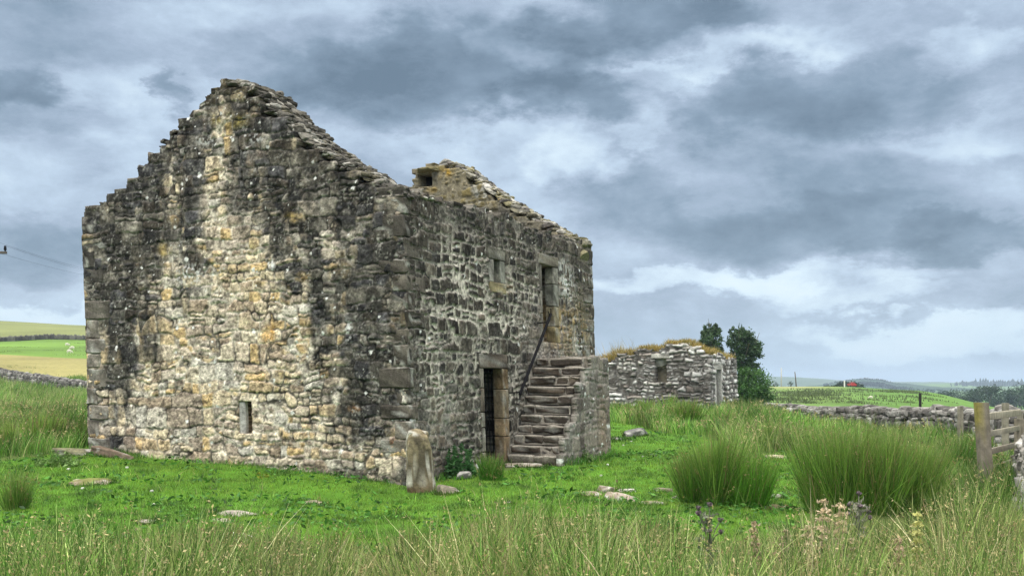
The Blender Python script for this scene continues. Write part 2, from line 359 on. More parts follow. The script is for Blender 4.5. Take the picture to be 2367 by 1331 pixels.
def col_gable(G):
    U, Z, px, py, r, t = (G[k] for k in ('U', 'Z', 'px', 'py', 'r', 't'))
    streak = fbm(U * 3.2, Z * .35, 91, 3); fine = fbm(U * 9, Z * 5, 92, 3); mid = fbm(U * 2.2, Z * 2.0, 97, 3)
    p = gsum(px, py, PALE)
    dd = p * 1.12 + .03 + 1.15 * (streak - .5) + .4 * (fine - .5) + .5 * (r[..., 1] - .5) + .35 * (mid - .5)
    dd = sstep(.18, .76, dd)
    clean = pick([(.48,.42,.33),(.45,.40,.34),(.52,.475,.40),(.45,.43,.395),(.47,.36,.21),(.44,.36,.25),(.38,.345,.31),(.50,.44,.34),(.35,.29,.235),(.43,.42,.40),(.30,.26,.225)], r[..., 5])
    clean = clean * A([1.17, 1.11, 1.02])
    dark = pick([(.034,.032,.029),(.048,.044,.038),(.028,.027,.027),(.066,.060,.050),(.042,.036,.030),(.085,.078,.066),(.033,.032,.034)], r[..., 6])
    dark = dark * (1.15 + 2.1 * sstep(.4, .8, fbm(U * 5, Z * 4, 93, 3)))[..., None]
    dark = lerp(dark, dark * A([1.25, 1.12, .8]), sstep(300, 180, py)[..., None])
    c = lerp(dark, clean, dd[..., None])
    for (x, y, sx, sy, cc) in ACC:
        wgt = np.exp(-(((px - x) / sx) ** 2 + ((py - y) / sy) ** 2) ** 2 + 1.6 * (fine - .5)) * (.55 + .9 * (fbm(U * 14, Z * 14, 99, 3) - .5)); c = lerp(c, A(cc), np.clip(wgt, 0, 1)[..., None])
    mort = lerp(A([.135, .127, .113]), A([.58, .53, .44]), dd[..., None])
    mm = (1 - t) * sstep(.25, .55, fbm(U * 4 + 9, Z * 4, 95, 3)); c = lerp(c, mort, np.clip(mm * .85, 0, 1)[..., None])
    c = lerp(c, c * .35, ((1 - t) * sstep(.55, .7, fbm(U * 5, Z * 7, 96, 3)))[..., None])
    ck = sstep(.020, .004, G['d']) * sstep(.50, .60, fbm(U * 3 + 3, Z * 3, 89, 3)); c = lerp(c, c * .16, (ck * .9)[..., None])
    pit = sstep(.66, .76, vn(U * 34, Z * 40, 61) * .6 + fbm(U * 9, Z * 9, 62, 2) * .4); c = lerp(c, c * .3, (pit * .8)[..., None])
    speck = sstep(.62, .78, vn(U * 40, Z * 40, 63) * .55 + fbm(U * 6, Z * 6, 64, 2) * .45); c = lerp(c, A([.34, .33, .30]), (speck * .5 * (1 - dd))[..., None])
    c = c * (.56 + .88 * sstep(.2, .8, fbm(U * 15, Z * 20, 94, 4)))[..., None] * (.68 + .64 * vn(U * 38, Z * 44, 88))[..., None]
    c = lerp(c, c * .35, (sstep(.60, .72, fbm(U * 7, Z * 12, 98, 4)) * .75)[..., None])
    c = lerp(c, A([.72, .72, .70]), (spots(G, 300, (.010, .040), 11) * .95)[..., None])
    cl = gsum(px, py, [(440,635,28,20,1),(625,615,12,16,1),(475,325,20,10,.7),(410,740,9,9,1),(805,765,9,22,1),(590,320,16,10,.8),(950,980,8,26,.9),(570,345,12,8,.6)])
    c = lerp(c, A([.74, .74, .73]), (cl * sstep(.5, .62, vn(U * 26, Z * 26, 71) * .7 + .3 * vn(U * 60, Z * 60, 72)))[..., None])
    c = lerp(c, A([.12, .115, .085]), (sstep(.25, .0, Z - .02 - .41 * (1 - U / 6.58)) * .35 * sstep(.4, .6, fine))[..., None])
    return c
def col_side(G):
    U, Z, px, py, r, t = (G[k] for k in ('U', 'Z', 'px', 'py', 'r', 't'))
    fine = fbm(U * 9, Z * 6, 192, 3); streak = fbm(U * 3.5, Z * .4, 191, 3)
    st = pick([(.038,.034,.030),(.054,.048,.041),(.030,.028,.026),(.075,.067,.056),(.045,.038,.032),(.11,.097,.08),(.036,.033,.031)], r[..., 6])
    li = gsum(px, py, [(1030,920,70,120,.55),(1300,790,60,90,.6),(1000,1000,60,80,.5),(905,500,40,70,.3),(1370,700,30,150,.25),(1190,740,40,100,.3),(1310,640,30,60,.25),(1245,800,40,40,.4),(1090,720,30,90,.15)])
    li = np.clip(li * .8 - .08 + .7 * (streak - .5) + .5 * (fine - .5) + .3 * (r[..., 1] - .5), 0, 1)
    pal = pick([(.30,.27,.22),(.26,.25,.22),(.33,.29,.23),(.27,.22,.17)], r[..., 5])
    c = lerp(st * (.8 + .9 * sstep(.4, .8, fbm(U * 6, Z * 6, 193, 3)))[..., None], pal, li[..., None])
    ma = np.clip(.42 * sstep(-.1, .7, U) + gsum(px, py, [(1060,690,90,120,.5),(1000,860,60,100,.3),(1150,720,60,60,.3),(1300,560,60,40,-.3),(1020,480,100,40,-.2)]) + .9 * (fbm(U * 2.4, Z * 2.4, 195, 3) - .5), .12, 1)
    mort = lerp(A([.20, .185, .16]), A([.56, .52, .45]), ma[..., None])
    up_ = sstep(560, 470, py + .3 * (px - 930) * -1 + 0) ; c = lerp(c, mort, np.clip((1 - t) * (.65 + .6 * ma) * (1 - .45 * up_), 0, 1)[..., None])
    ck = sstep(.016, .003, G['d']) * sstep(.5, .62, fbm(U * 3 + 3, Z * 3, 189, 3)); c = lerp(c, c * .2, (ck * .8)[..., None])
    c = lerp(c, A([.36, .25, .09]), (gsum(px, py, [(1290,760,16,60,.55),(1320,750,30,60,.45),(1160,668,20,12,.6),(1350,770,20,50,.3)]) * sstep(.35, .6, fine))[..., None])
    speck = sstep(.6, .76, vn(U * 36, Z * 36, 163) * .55 + fbm(U * 6, Z * 6, 164, 2) * .45); c = lerp(c, A([.36, .35, .32]), (speck * .28)[..., None])
    c = c * (.5 + 1.0 * sstep(.2, .8, fbm(U * 18, Z * 20, 194, 4)))[..., None]
    c = lerp(c, A([.70, .71, .69]), (spots(G, 190, (.01, .045), 12) * .95)[..., None])
    c = lerp(c, A([.68, .70, .67]), (gsum(px, py, [(1310,660,16,30,.9),(1300,620,14,20,.6),(950,980,12,30,.8),(1340,800,14,20,.7)]) * sstep(.52, .64, vn(U * 20, Z * 14, 171)))[..., None])
    return c
def col_fargable(G):
    U, Z, px, py, r, t = (G[k] for k in ('U', 'Z', 'px', 'py', 'r', 't'))
    fine = fbm(U * 8, Z * 6, 292, 3)
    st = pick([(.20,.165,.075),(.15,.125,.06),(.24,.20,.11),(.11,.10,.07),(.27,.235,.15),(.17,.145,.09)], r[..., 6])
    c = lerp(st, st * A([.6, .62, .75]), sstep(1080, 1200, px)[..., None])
    c = lerp(c, A([.20, .185, .14]), ((1 - t) * .6)[..., None])
    c = lerp(c, A([.38, .24, .04]), (gsum(px, py, [(1035,398,12,10,.9),(1145,455,10,8,.9),(1010,440,25,8,.4)]) * sstep(.4, .6, fine))[..., None])
    c = lerp(c, A([.42, .42, .38]), (gsum(px, py, [(1110,450,30,30,.8)]) * sstep(.45, .6, fine))[..., None])
    c = c * (.7 + .6 * fbm(U * 20, Z * 20, 294, 3))[..., None]
    return lerp(c, A([.6, .6, .57]), (spots(G, 90, (.015, .04), 13) * .8)[..., None])
def col_flank(G):
    U, Z, px, py, r, t = (G[k] for k in ('U', 'Z', 'px', 'py', 'r', 't'))
    fine = fbm(U * 9, Z * 6, 392, 3)
    st = pick([(.11,.10,.09),(.15,.135,.12),(.20,.18,.155),(.10,.085,.075),(.24,.21,.18)], r[..., 6])
    li = np.clip(gsum(px, py, [(1340,860,30,50,.8),(1300,960,25,90,.8),(1395,950,14,120,.3)]) * sstep(.35, .65, fine), 0, 1)
    c = lerp(st, A([.46, .46, .43]), (li * .75)[..., None])
    c = lerp(c, A([.34, .32, .28]), ((1 - t) * .65)[..., None])
    c = lerp(c, A([.32, .24, .17]), (gsum(px, py, [(1395,990,14,80,.6)]))[..., None])
    c = c * (.7 + .6 * fbm(U * 22, Z * 22, 394, 3))[..., None]
    return lerp(c, A([.72, .73, .71]), np.clip(spots(G, 70, (.012, .05), 14) * .95, 0, 1)[..., None])
def col_ruin(G):
    U, Z, px, py, r, t = (G[k] for k in ('U', 'Z', 'px', 'py', 'r', 't'))
    fine = fbm(U * 5, Z * 5, 492, 3)
    st = 1.55 * pick([(.40,.395,.38),(.31,.30,.285),(.50,.495,.48),(.20,.19,.18),(.34,.325,.30),(.44,.43,.41),(.14,.135,.125),(.25,.22,.2)], r[..., 6])
    dk = np.clip(gsum(px, py, [(1590,900,70,40,.7),(1525,850,15,50,.5),(1620,880,25,60,.45),(1440,900,60,20,.4)]) + .6 * (fbm(U * 1.5, Z * 1.5, 493, 3) - .5), 0, 1)
    c = lerp(st, st * .38, dk[..., None])
    c = lerp(c, A([.05, .045, .04]), ((1 - t) * .85)[..., None])
    return c * (.7 + .6 * fbm(U * 12, Z * 12, 494, 3))[..., None]

# ---- the house frame
C0 = A([-1.575, 16.3]); GU = A([.9036, -.4284]); GN = A([-.4284, -.9036]); SU = A([.4284, .9036]); SN = A([.9036, -.4284])
GW, SL, TH = 6.58, 7.85, 1.0
LC = C0 - GW * GU
house = empty('stone_house', (float(C0[0]), float(C0[1]), 0.), 'large roofless two-storey stone house with tall pointed gable and outside stair', 'house')

prof_g = [wall_px(LC, GU, *p) for p in [(190,500),(212,480),(255,466),(305,412),(335,378),(350,352),(402,304),(438,264),(490,214),(520,186),(548,180),(575,192),(620,236),(713,322),(800,376),(897,428),(945,436)]]
prof_g[0] = (-.1, prof_g[0][1]); prof_g[-1] = (6.7, prof_g[-1][1])
ap = wall_px(LC, GU, 573, 930)
build_wall('front_gable_wall', house, LC, GU, GN, GW, prof_g, TH, Layout(GW, 6.8, (.15, .34), (.15, .46), 21, .3, (.07, .024)).mix(Layout(GW, 6.8, (.09, .22), (.12, .36), 22, .25, (.08, .026))), .0165, col_gable,
           openings=[(ap[0] - .20, ap[0] + .09, .74, 1.26)], jw=.008, bev=.016, prot=.030, edge=(.07, 0), ragged=.7, smear=.34, wn=.05, drop=.13)
prof_s = [wall_px(C0, SU, *p) for p in [(930,436),(985,448),(1040,466),(1110,480),(1180,504),(1250,531),(1368,566)]]
prof_s[0] = (-.1, prof_s[0][1]); prof_s[-1] = (8.1, prof_s[-1][1])
def spx(px, py): return wall_px(C0, SU, px, py)
LD = (2.50, 3.24, -.05, 1.82)          # lower door opening s0,s1,z0,z1
UD = (5.12, 5.66, 2.38, 3.86)          # upper door
WI = (3.02, 3.27, 3.34, 3.74)          # small window
build_wall('side_wall', house, C0, SU, SN, SL, prof_s, TH, Layout(SL, 5, (.16, .31), (.18, .44), 33, .25, (.06, .022)).mix(Layout(SL, 5, (.10, .24), (.16, .36), 34, .3, (.07, .025))), .018, col_side,
           openings=[(LD[0] - .16, LD[1] + .22, -.5, LD[3] + .24), (UD[0] - .15, UD[1] + .26, UD[2] - .02, UD[3] + .19), (WI[0] - .20, WI[1] + .20, WI[2] - .17, WI[3] + .20)],
           jw=.014, bev=.016, prot=.036, edge=(0, .05), ragged=.7, smear=.18)
FO = LC + (SL - .9) * SU
prof_f = [wall_px(FO, GU, *p) for p in [(950,430),(953,392),(985,382),(1000,376),(1050,378),(1072,396),(1120,432),(1180,474),(1250,512),(1300,540),(1366,572)]]
prof_f = [(-.1, 4.1), (prof_f[0][0] - 1.3, 4.9), (prof_f[0][0] - .02, prof_f[0][1] - .15)] + prof_f; prof_f[-1] = (6.8, prof_f[-1][1])
fh0 = wall_px(FO, GU, 966, 434); fh1 = wall_px(FO, GU, 999, 401)
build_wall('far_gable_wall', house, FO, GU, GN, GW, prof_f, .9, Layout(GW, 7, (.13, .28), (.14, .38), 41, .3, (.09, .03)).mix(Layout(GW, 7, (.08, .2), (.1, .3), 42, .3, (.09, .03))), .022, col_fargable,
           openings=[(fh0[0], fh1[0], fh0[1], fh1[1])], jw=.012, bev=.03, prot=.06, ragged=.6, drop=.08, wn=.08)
build_wall('rear_wall', house, LC + TH * SU, SU, GU * -1, SL - TH - .9, [(-.1, 4.4), (3, 4.3), (8, 4.35)], -.9 if False else .9, Layout(SL, 5, (.14, .3), (.2, .5), 43), .06, col_side, ragged=1)

# rubble lying along the broken wall tops
def rubble_top(name, O, U, Nn, prof, u0, u1, T, n, pal, seed, size=(.12, .34), lift=.02, parent=house, leanit=True, mat=None):
    r = np.random.default_rng(seed); b = Bag(); pu = [p[0] for p in prof]; pz = [p[1] for p in prof]
    q = np.linspace(u0 + .02, u1 - .02, 24); q = np.stack([O[0] + q * U[0] - T / 2 * Nn[0], O[1] + q * U[1] - T / 2 * Nn[1], np.interp(q, pu, pz) - .16 - T * .34], -1); b.add(*tube(lean(q) if leanit else q, T * .34, 8), col=pal[0])
    for k in range(n):
        u = r.uniform(u0, u1); w = -r.uniform(.10, T); z = np.interp(u, pu, pz) + r.uniform(-.05, .03) + lift
        s = r.uniform(*size); V, Tt = rock((s * r.uniform(.9, 1.5), s * r.uniform(.8, 1.3), s * r.uniform(.3, .55)), seed * 1000 + k, 2, .25, .65)
        sl = math.atan2(np.interp(u + .2, pu, pz) - np.interp(u - .2, pu, pz), .4)
        V = roty(V, -sl * r.uniform(-.1, .9) + r.normal() * .25); V = rotz(V, math.atan2(U[1], U[0]) + r.normal() * .35)
        P = V + A([O[0] + u * U[0] + w * Nn[0], O[1] + u * U[1] + w * Nn[1], z])
        c = A(pal[r.integers(len(pal))]) * r.uniform(.7, 1.3)
        b.add(lean(P) if leanit else P, None, Tt, c)
    return b.build(name, mat or M_STONE, parent, False)
PD = [(.07,.066,.058),(.11,.10,.087),(.16,.15,.13),(.05,.046,.042),(.24,.23,.2),(.09,.084,.06)]
PL = [(.09,.085,.073),(.14,.13,.11),(.20,.19,.165),(.06,.056,.05),(.32,.31,.28),(.12,.11,.08),(.08,.075,.065)]
rubble_top('wall_top_rubble', LC, GU, GN, prof_g, 3.3, 6.55, TH, 1300, PL, 51, (.08, .20), -.055)
rubble_top('wall_top_rubble', LC, GU, GN, prof_g, .02, 3.8, TH, 420, PD, 52, (.09, .21), -.05)
rubble_top('wall_top_rubble', C0, SU, SN, prof_s, .1, SL - .05, .9, 240, PD, 53, (.12, .30), -.05)
PF = [(.22,.2,.12),(.28,.27,.23),(.16,.15,.11),(.34,.33,.3),(.12,.11,.1)]
rubble_top('wall_top_rubble', FO, GU, GN, prof_f, fh1[0] + .12, 6.55, .85, 560, PF, 54, (.09, .24), -.01)
dressed([(fh0[0] - .15, fh1[0] + .15, -.75, -.42, fh0[1] - .1, fh1[1] + .12)], 'hole_shade_block', [(.03, .028, .025)], 73, FO, GU, GN, lich=0) if False else None
# the slab over the hole in the far gable
V, T_ = rock((.72, .9, .12), 771, 3, .15, .6); V = roty(rotz(V, -.44), .0)
hc = (fh0[0] + fh1[0]) / 2 + .05
mk('capstone', lean(V + A([*(FO + hc * GU - .3 * GN), fh1[1] + .075])), None, T_, A([.19, .17, .09]), M_STONE, house)

# dressed stones round the openings, in wall coordinates (s along, w outward, z up)
def dressed(blocks, name, cols, seed, O=C0, U=SU, Nn=SN, parent=house, bev=.012, wob=.006, lich=.5, cut=.09, worn=None):
    b = Bag(); r = np.random.default_rng(seed)
    for k, (s0, s1, w0, w1, z0, z1) in enumerate(blocks):
        bm = bmesh.new(); bmesh.ops.create_cube(bm, size=1)
        for v in bm.verts: v.co = ((s0 + s1) / 2 + v.co.x * (s1 - s0), (w0 + w1) / 2 + v.co.y * (w1 - w0), (z0 + z1) / 2 + v.co.z * (z1 - z0))
        bmesh.ops.bevel(bm, geom=list(bm.edges), offset=bev, segments=1, affect='EDGES', profile=.6)
        bmesh.ops.triangulate(bm, faces=bm.faces)
        bmesh.ops.subdivide_edges(bm, edges=[e for e in bm.edges if e.calc_length() > cut], cuts=2, use_grid_fill=True)
        bmesh.ops.triangulate(bm, faces=bm.faces); bm.verts.ensure_lookup_table()
        V = A([v.co[:] for v in bm.verts]); T = A([[v.index for v in f.verts] for f in bm.faces]); bm.free()
        V += (A([vn(V[:, 0] * 9 + k, V[:, 2] * 9 + V[:, 1] * 4, seed + i) for i in range(3)]).T - .5) * 2 * wob
        P = np.stack([O[0] + V[:, 0] * U[0] + V[:, 1] * Nn[0], O[1] + V[:, 0] * U[1] + V[:, 1] * Nn[1], V[:, 2]], -1)
        c = A(cols[k % len(cols)]) * r.uniform(.85, 1.15)
        c = c * (.4 + 1.2 * sstep(.2, .8, fbm(V[:, 0] * 9, V[:, 2] * 9 + V[:, 1] * 5, seed + 60 + k, 3)))[:, None]
        c = lerp(c, A([.40, .40, .37]), (sstep(.62, .70, fbm(V[:, 0] * 13 + k, V[:, 2] * 13 + V[:, 1] * 9, seed + 80, 2)) * lich)[:, None])
        if worn is not None: c = lerp(c, A(worn) * (.6 + .8 * fbm(V[:, 0] * 11, V[:, 1] * 11, seed + 90, 3))[:, None], (sstep(.03, .008, z1 - V[:, 2] + .014 * (vn(V[:, 1] * 12, V[:, 0] * 12, seed) - .5)) * .85)[:, None])
        b.add(lean(P), None, T, c)
    return b.build(name, M_STONE, parent, False)
def stack(s0, s1, w0, w1, z0, z1, n, seed, jog=.08, side=1):
    r = np.random.default_rng(seed); zs = np.linspace(z0, z1, n + 1); zs[1:-1] += r.uniform(-.06, .06, n - 1); out = []
    for k in range(n):
        j = (k % 2) * jog
        out.append((s0 - (j if side < 0 else 0), s1 + (j if side > 0 else 0), w0, w1, zs[k] + .006, zs[k + 1] - .006))
    return out
dressed([(fh0[0] - .12, fh1[0] + .12, -.75, -.40, fh0[1] - .1, fh1[1] + .1)], 'hole_shade_block', [(.025, .024, .022)], 73, FO, GU, GN, lich=0)  # near-black block added behind the hole to stand for its shade
BR = [(.20,.15,.10),(.25,.18,.11),(.17,.13,.10),(.28,.21,.13)]
GR = [(.16,.15,.13),(.20,.185,.16),(.13,.12,.105)]
dressed(stack(LD[1], LD[1] + .23, -.19, .012, -.3, LD[3] + .0, 5, 1, 0), 'door_jamb', [(.19,.135,.08),(.17,.125,.078),(.21,.155,.095),(.16,.125,.085)], 61)
dressed(stack(LD[0] - .17, LD[0], -.19, .014, -.3, LD[3] + .0, 6, 2, 0), 'door_jamb', [(.17,.155,.13),(.15,.125,.10),(.19,.175,.15)], 62)
dressed([(LD[0] - .16, LD[1] + .22, -.5, .02, LD[3] + .003, LD[3] + .25)], 'door_lintel', [(.12,.098,.08)], 63)
dressed(stack(UD[1], UD[1] + .27, -.17, .012, UD[2] - .03, UD[3], 4, 3, 0), 'door_jamb', [(.21,.175,.095),(.20,.175,.115),(.20,.20,.17),(.22,.21,.18)], 64)
dressed(stack(UD[0] - .16, UD[0], -.17, .012, UD[2] - .03, UD[3], 3, 4, 0), 'door_jamb', GR, 65)
dressed([(UD[0] - .16, UD[1] + .27, -.5, .03, UD[3] + .003, UD[3] + .20)], 'door_lintel', [(.13,.118,.095)], 66)
dressed([(WI[0] - .20, WI[0], -.3, .014, WI[2], WI[3])], 'window_jamb', [(.27,.26,.23)], 67)
dressed([(WI[1], WI[1] + .20, -.22, .014, WI[2], WI[3])], 'window_jamb', [(.23,.23,.20)], 68)
dressed([(WI[0] - .22, WI[1] + .22, -.4, .022, WI[3] + .003, WI[3] + .21)], 'window_lintel', [(.17,.16,.135)], 69)
dressed([(WI[0] - .20, WI[1] + .21, -.4, .024, WI[2] - .18, WI[2] - .003)], 'window_sill', [(.26,.22,.13)], 70)
# big corner stones, long and short by turns
def quoins(O, U, Nn, zt, seed, cols, s_at, sgn, name='quoins'):
    r = np.random.default_rng(seed); z = -.3; bl = []; cc = []; k = 0
    while z < zt:
        h = r.uniform(.2, .36); a, b_ = ((r.uniform(.42, .62), r.uniform(.2, .3)) if k % 2 else (r.uniform(.2, .3), r.uniform(.42, .62)))
        o1, o2 = r.uniform(.008, .034), r.uniform(.008, .034)
        s0, s1 = (s_at - o1, s_at + b_) if sgn > 0 else (s_at - b_, s_at + o1)
        bl.append((s0, s1, -a, o2, z + .006, min(z + h, zt) - .006)); f = np.clip(z / zt, 0, 1)
        cc.append(lerp(A(cols[0]), A(cols[1]), np.clip(f + r.normal() * .22, 0, 1)) * r.uniform(.8, 1.2)); z += h; k += 1
    return dressed(bl, name, cc, seed, O, U, Nn, house, .022, .016, .75, .12)
quoins(C0, SU, SN, 4.42, 301, ((.13, .115, .095), (.055, .05, .044)), 0., 1)
quoins(LC, GU, GN, 4.40, 302, ((.20, .18, .155), (.06, .056, .05)), 0., 1)
quoins(C0, SU, SN, 4.42, 303, ((.14, .125, .10), (.07, .066, .058)), SL, -1)
# lining of the slit in the gable; near-black block added as inner shade
dressed([(ap[0] - .22, ap[0] - .075, -.10, -.02, .72, 1.26)], 'slit_jamb', [(.38,.37,.35)], 71, LC, GU, GN)
dressed([(ap[0] - .5, ap[0] + .35, -.62, -.40, .5, 1.5)], 'slit_shade_block', [(.02,.02,.02)], 72, LC, GU, GN, lich=0)
# unseen floor slab added to keep the lower storey dark
def wbox(name, s0, s1, w0, w1, z0, z1, mat, col, parent=house, O=C0, U=SU, Nn=SN):
    V = []; 
    for z in (z0, z1):
        for (s, w) in ((s0, w0), (s1, w0), (s1, w1), (s0, w1)): V.append([O[0] + s * U[0] + w * Nn[0], O[1] + s * U[1] + w * Nn[1], z])
    Q = [(0, 3, 2, 1), (4, 5, 6, 7), (0, 1, 5, 4), (1, 2, 6, 5), (2, 3, 7, 6), (3, 0, 4, 7)]
    return mk(name, lean(A(V)), Q, None, A(col), mat, parent)
wbox('light_block_slab', TH - .1, SL - .85, -GW + .8, -TH + .1, 2.05, 2.25, M_STONE, (.12, .11, .1))
# iron gate in the lower door
b = Bag()
def W(s, w, z): return lean(A([C0[0] + s * SU[0] + w * SN[0], C0[1] + s * SU[1] + w * SN[1], z]))
for k in range(8):
    s = LD[0] + .02 + k * (LD[1] + .16 - LD[0]) / 7.; b.add(*tube([W(s, -.24, -.02), W(s, -.24, LD[3] - .02)], .011, 6))
for z in (.08, .62, 1.2, 1.74):
    b.add(*tube([W(LD[0] - .05, -.245, z), W(LD[1] + .2, -.245, z)], .014, 6))
gate = b.build('iron_gate', M_IRON, house)
b = Bag(); V, T_ = rock((.06, .05, .09), 9, 2, .05, .5); b.add(V + W(LD[0] + .3, -.21, .95), None, T_); b.build('gate_lock', M_IRON, gate)
# handrail
b = Bag(); r0 = W(3.50, .22, 1.36); r1 = W(5.02, .22, 2.88)
b.add(*tube([r0, r1], .029, 8)); b.add(*tube([r0, r0 + A([0, 0, -.10])], .015, 6)); b.add(*tube([W(3.5, .22, 1.40), W(3.5, -.02, 1.38)], .013, 6))
b.add(*tube([W(4.86, .22, 2.72), W(4.84, -.03, 2.70)], .013, 6)); b.add(*tube([r1, W(5.03, .22, 2.97), W(5.06, .2, 2.99)], .013, 6)); b.add(*tube([W(4.95, .22, 2.82), W(4.9, .22, 2.93)], .010, 6))
b.build('handrail', M_IRON, house)
# outside stair
NS, S0, S1, ZT, SW = 11, 3.36, 4.72, 2.05, 1.05
stair = empty('stair', (float(W(S0, .5, 0)[0]), float(W(S0, .5, 0)[1]), .1)); stair.parent = house; stair.location = A(stair.location) - A(house.location)
zb0 = .10; rise = (ZT - zb0) / NS; run = (S1 - S0) / (NS - 1); r = np.random.default_rng(5)
for k in range(NS):
    z0, z1 = zb0 + k * rise, zb0 + (k + 1) * rise; s0 = S0 + k * run; s1 = S1 + .12 if k < NS - 1 else 5.84
    cuts = [0] + sorted(r.uniform(.15, .8, r.integers(1, 3)).tolist()) + [.955]; bl = []
    for a, c_ in zip(cuts[:-1], cuts[1:]):
        if c_ - a < .08: continue
        o = r.uniform(-.025, .02)
        bl.append((s0 + o, s1, a + .012, c_ - .012, z0 - (.25 if k == 0 else -.022), z1 - r.uniform(.006, .03)))
    dressed(bl, 'step', [(.075,.060,.048),(.06,.05,.042),(.09,.074,.058),(.13,.11,.09)], 80 + k, parent=stair, bev=.025, wob=.028, lich=.4, cut=.06, worn=(.34, .315, .27))
    # mortar bed behind the blocks
    wbox('step_bed', s0 + .035, s1 - .01, -.0 + .003, .94, z0 - (.2 if k == 0 else 0), z1 - .028, M_STONE, (.33, .30, .26), stair)
prof_k = []
for k in range(NS):
    prof_k += [(k * run - .002 + .03, zb0 + (k + 1) * rise + .02), ((k + 1) * run + .028, zb0 + (k + 1) * rise + .02)]
prof_k = [(-.1, zb0 + rise)] + prof_k + [(2.6, ZT + .03)]
KO = C0 + S0 * SU + SW * SN
build_wall('stair_flank', stair, KO, SU, SN, 2.49, prof_k, .09, Layout(2.5, 2.3, (.14, .30), (.14, .36), 47, .3, (.08, .028)), .0165, col_flank, jw=.012, bev=.022, prot=.035, edge=(.05, .04), ragged=.5, smear=.4, wn=.06, z0=-.2)
build_wall('stair_end', stair, KO + 2.49 * SU, SN * -1, SU, 1.05, [(-.1, ZT), (1.2, ZT)], .2, Layout(1.2, 2.3, (.14, .26), (.2, .4), 48), .03, col_flank, z0=-.2, ragged=.3)
wbox('landing', S1 + .15, 5.8, .02, 1.0, 1.0, ZT - .03, M_STONE, (.2, .18, .15), stair)

# ------------------------------------------------------------------ the smaller ruin
RO = A([6.96, 38.0]); RW = 6.6; RL = RO - RW * GU
ruin = empty('ruined_cottage', (float(RO[0]), float(RO[1]), .42), 'low ruined cottage of pale rubble stone with grass growing along its broken top', 'ruin')
prof_r = [wall_px(RL, GU, *p) for p in [(1395,836),(1420,829),(1440,820),(1462,818),(1470,806),(1490,802),(1515,812),(1532,808),(1540,798),(1575,793),(1600,798),(1625,812),(1642,822)]]
prof_r = [(-.1, 2.0), (prof_r[0][0] - .3, 2.2)] + prof_r; prof_r[-1] = (6.8, prof_r[-1][1])
rw0 = wall_px(RL, GU, 1515, 884); rw1 = wall_px(RL, GU, 1540, 828)
build_wall('gable_wall', ruin, RL, GU, GN, RW, prof_r, .75, Layout(RW, 4, (.12, .24), (.16, .55), 71, .3, (.07, .03)).mix(Layout(RW, 4, (.07, .16), (.12, .4), 75, .3, (.07, .03))), .03, col_ruin,
           openings=[(rw0[0], rw1[0], rw0[1], rw1[1])], jw=.012, bev=.045, prot=.085, ragged=.9, z0=-.1, mat=M_FARSTONE, leanit=True)
prof_q = [(-.1, prof_r[-1][1]), (1.5, 2.62), (2.6, 2.45), (4.3, 2.48)]
build_wall('side_wall', ruin, RO, SU, SN, 4.0, prof_q, .75, Layout(4, 4, (.10, .24), (.15, .42), 72, .3, (.04, .02)), .03, col_ruin,
           openings=[(.72, 1.5, -.3, 2.1)], jw=.012, bev=.045, prot=.07, ragged=.9, z0=-.3, mat=M_FARSTONE)
wbox('blocked_doorway', .70, 1.52, -.35, -.10, -.2, 1.62, M_FARSTONE, (.20, .19, .175), ruin, RO, SU, SN)
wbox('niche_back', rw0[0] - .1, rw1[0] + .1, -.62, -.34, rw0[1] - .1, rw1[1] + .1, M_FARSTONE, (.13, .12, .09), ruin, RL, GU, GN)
dressed([(.62, .76, -.4, .03, -.2, 1.05), (.62, .76, -.4, .03, 1.06, 2.0)], 'door_jamb', [(.5,.49,.46)], 90, RO, SU, SN, ruin)
dressed([(1.48, 1.66, -.4, .03, -.2, .8), (1.48, 1.66, -.4, .03, .81, 2.0)], 'door_jamb', [(.46,.45,.42)], 91, RO, SU, SN, ruin)
dressed([(.55, 1.75, -.4, .04, 2.0, 2.28)], 'door_lintel', [(.36,.35,.32)], 92, RO, SU, SN, ruin)
dressed([(rw0[0] - .12, rw1[0] + .12, -.4, .05, rw1[1] + .003, rw1[1] + .17)], 'window_lintel', [(.34,.33,.30)], 93, RL, GU, GN, ruin)
PR = [(.36,.345,.32),(.45,.44,.41),(.25,.235,.21),(.16,.15,.14)]
rubble_top('wall_top_rubble', RL, GU, GN, prof_r, 1.5, 6.5, .7, 150, PR, 55, (.14, .36), -.08, ruin, True, M_FARSTONE)
rubble_top('wall_top_rubble', RO, SU, SN, prof_q, .1, 3.9, .7, 90, PR, 56, (.14, .36), -.06, ruin, True, M_FARSTONE)
build_wall('rear_wall', ruin, RL + 4.0 * SU, GU, GN * -1, RW, [(-.1, 1.8), (7, 2.3)], .6, Layout(RW, 4, (.1, .2), (.2, .5), 73), .08, col_ruin, z0=-.3, mat=M_FARSTONE)

HAZE, CLOUD, UPB, BKB, SUNE, EXPO = .00021, 10.0, 3.2, .5, 1.4, .38
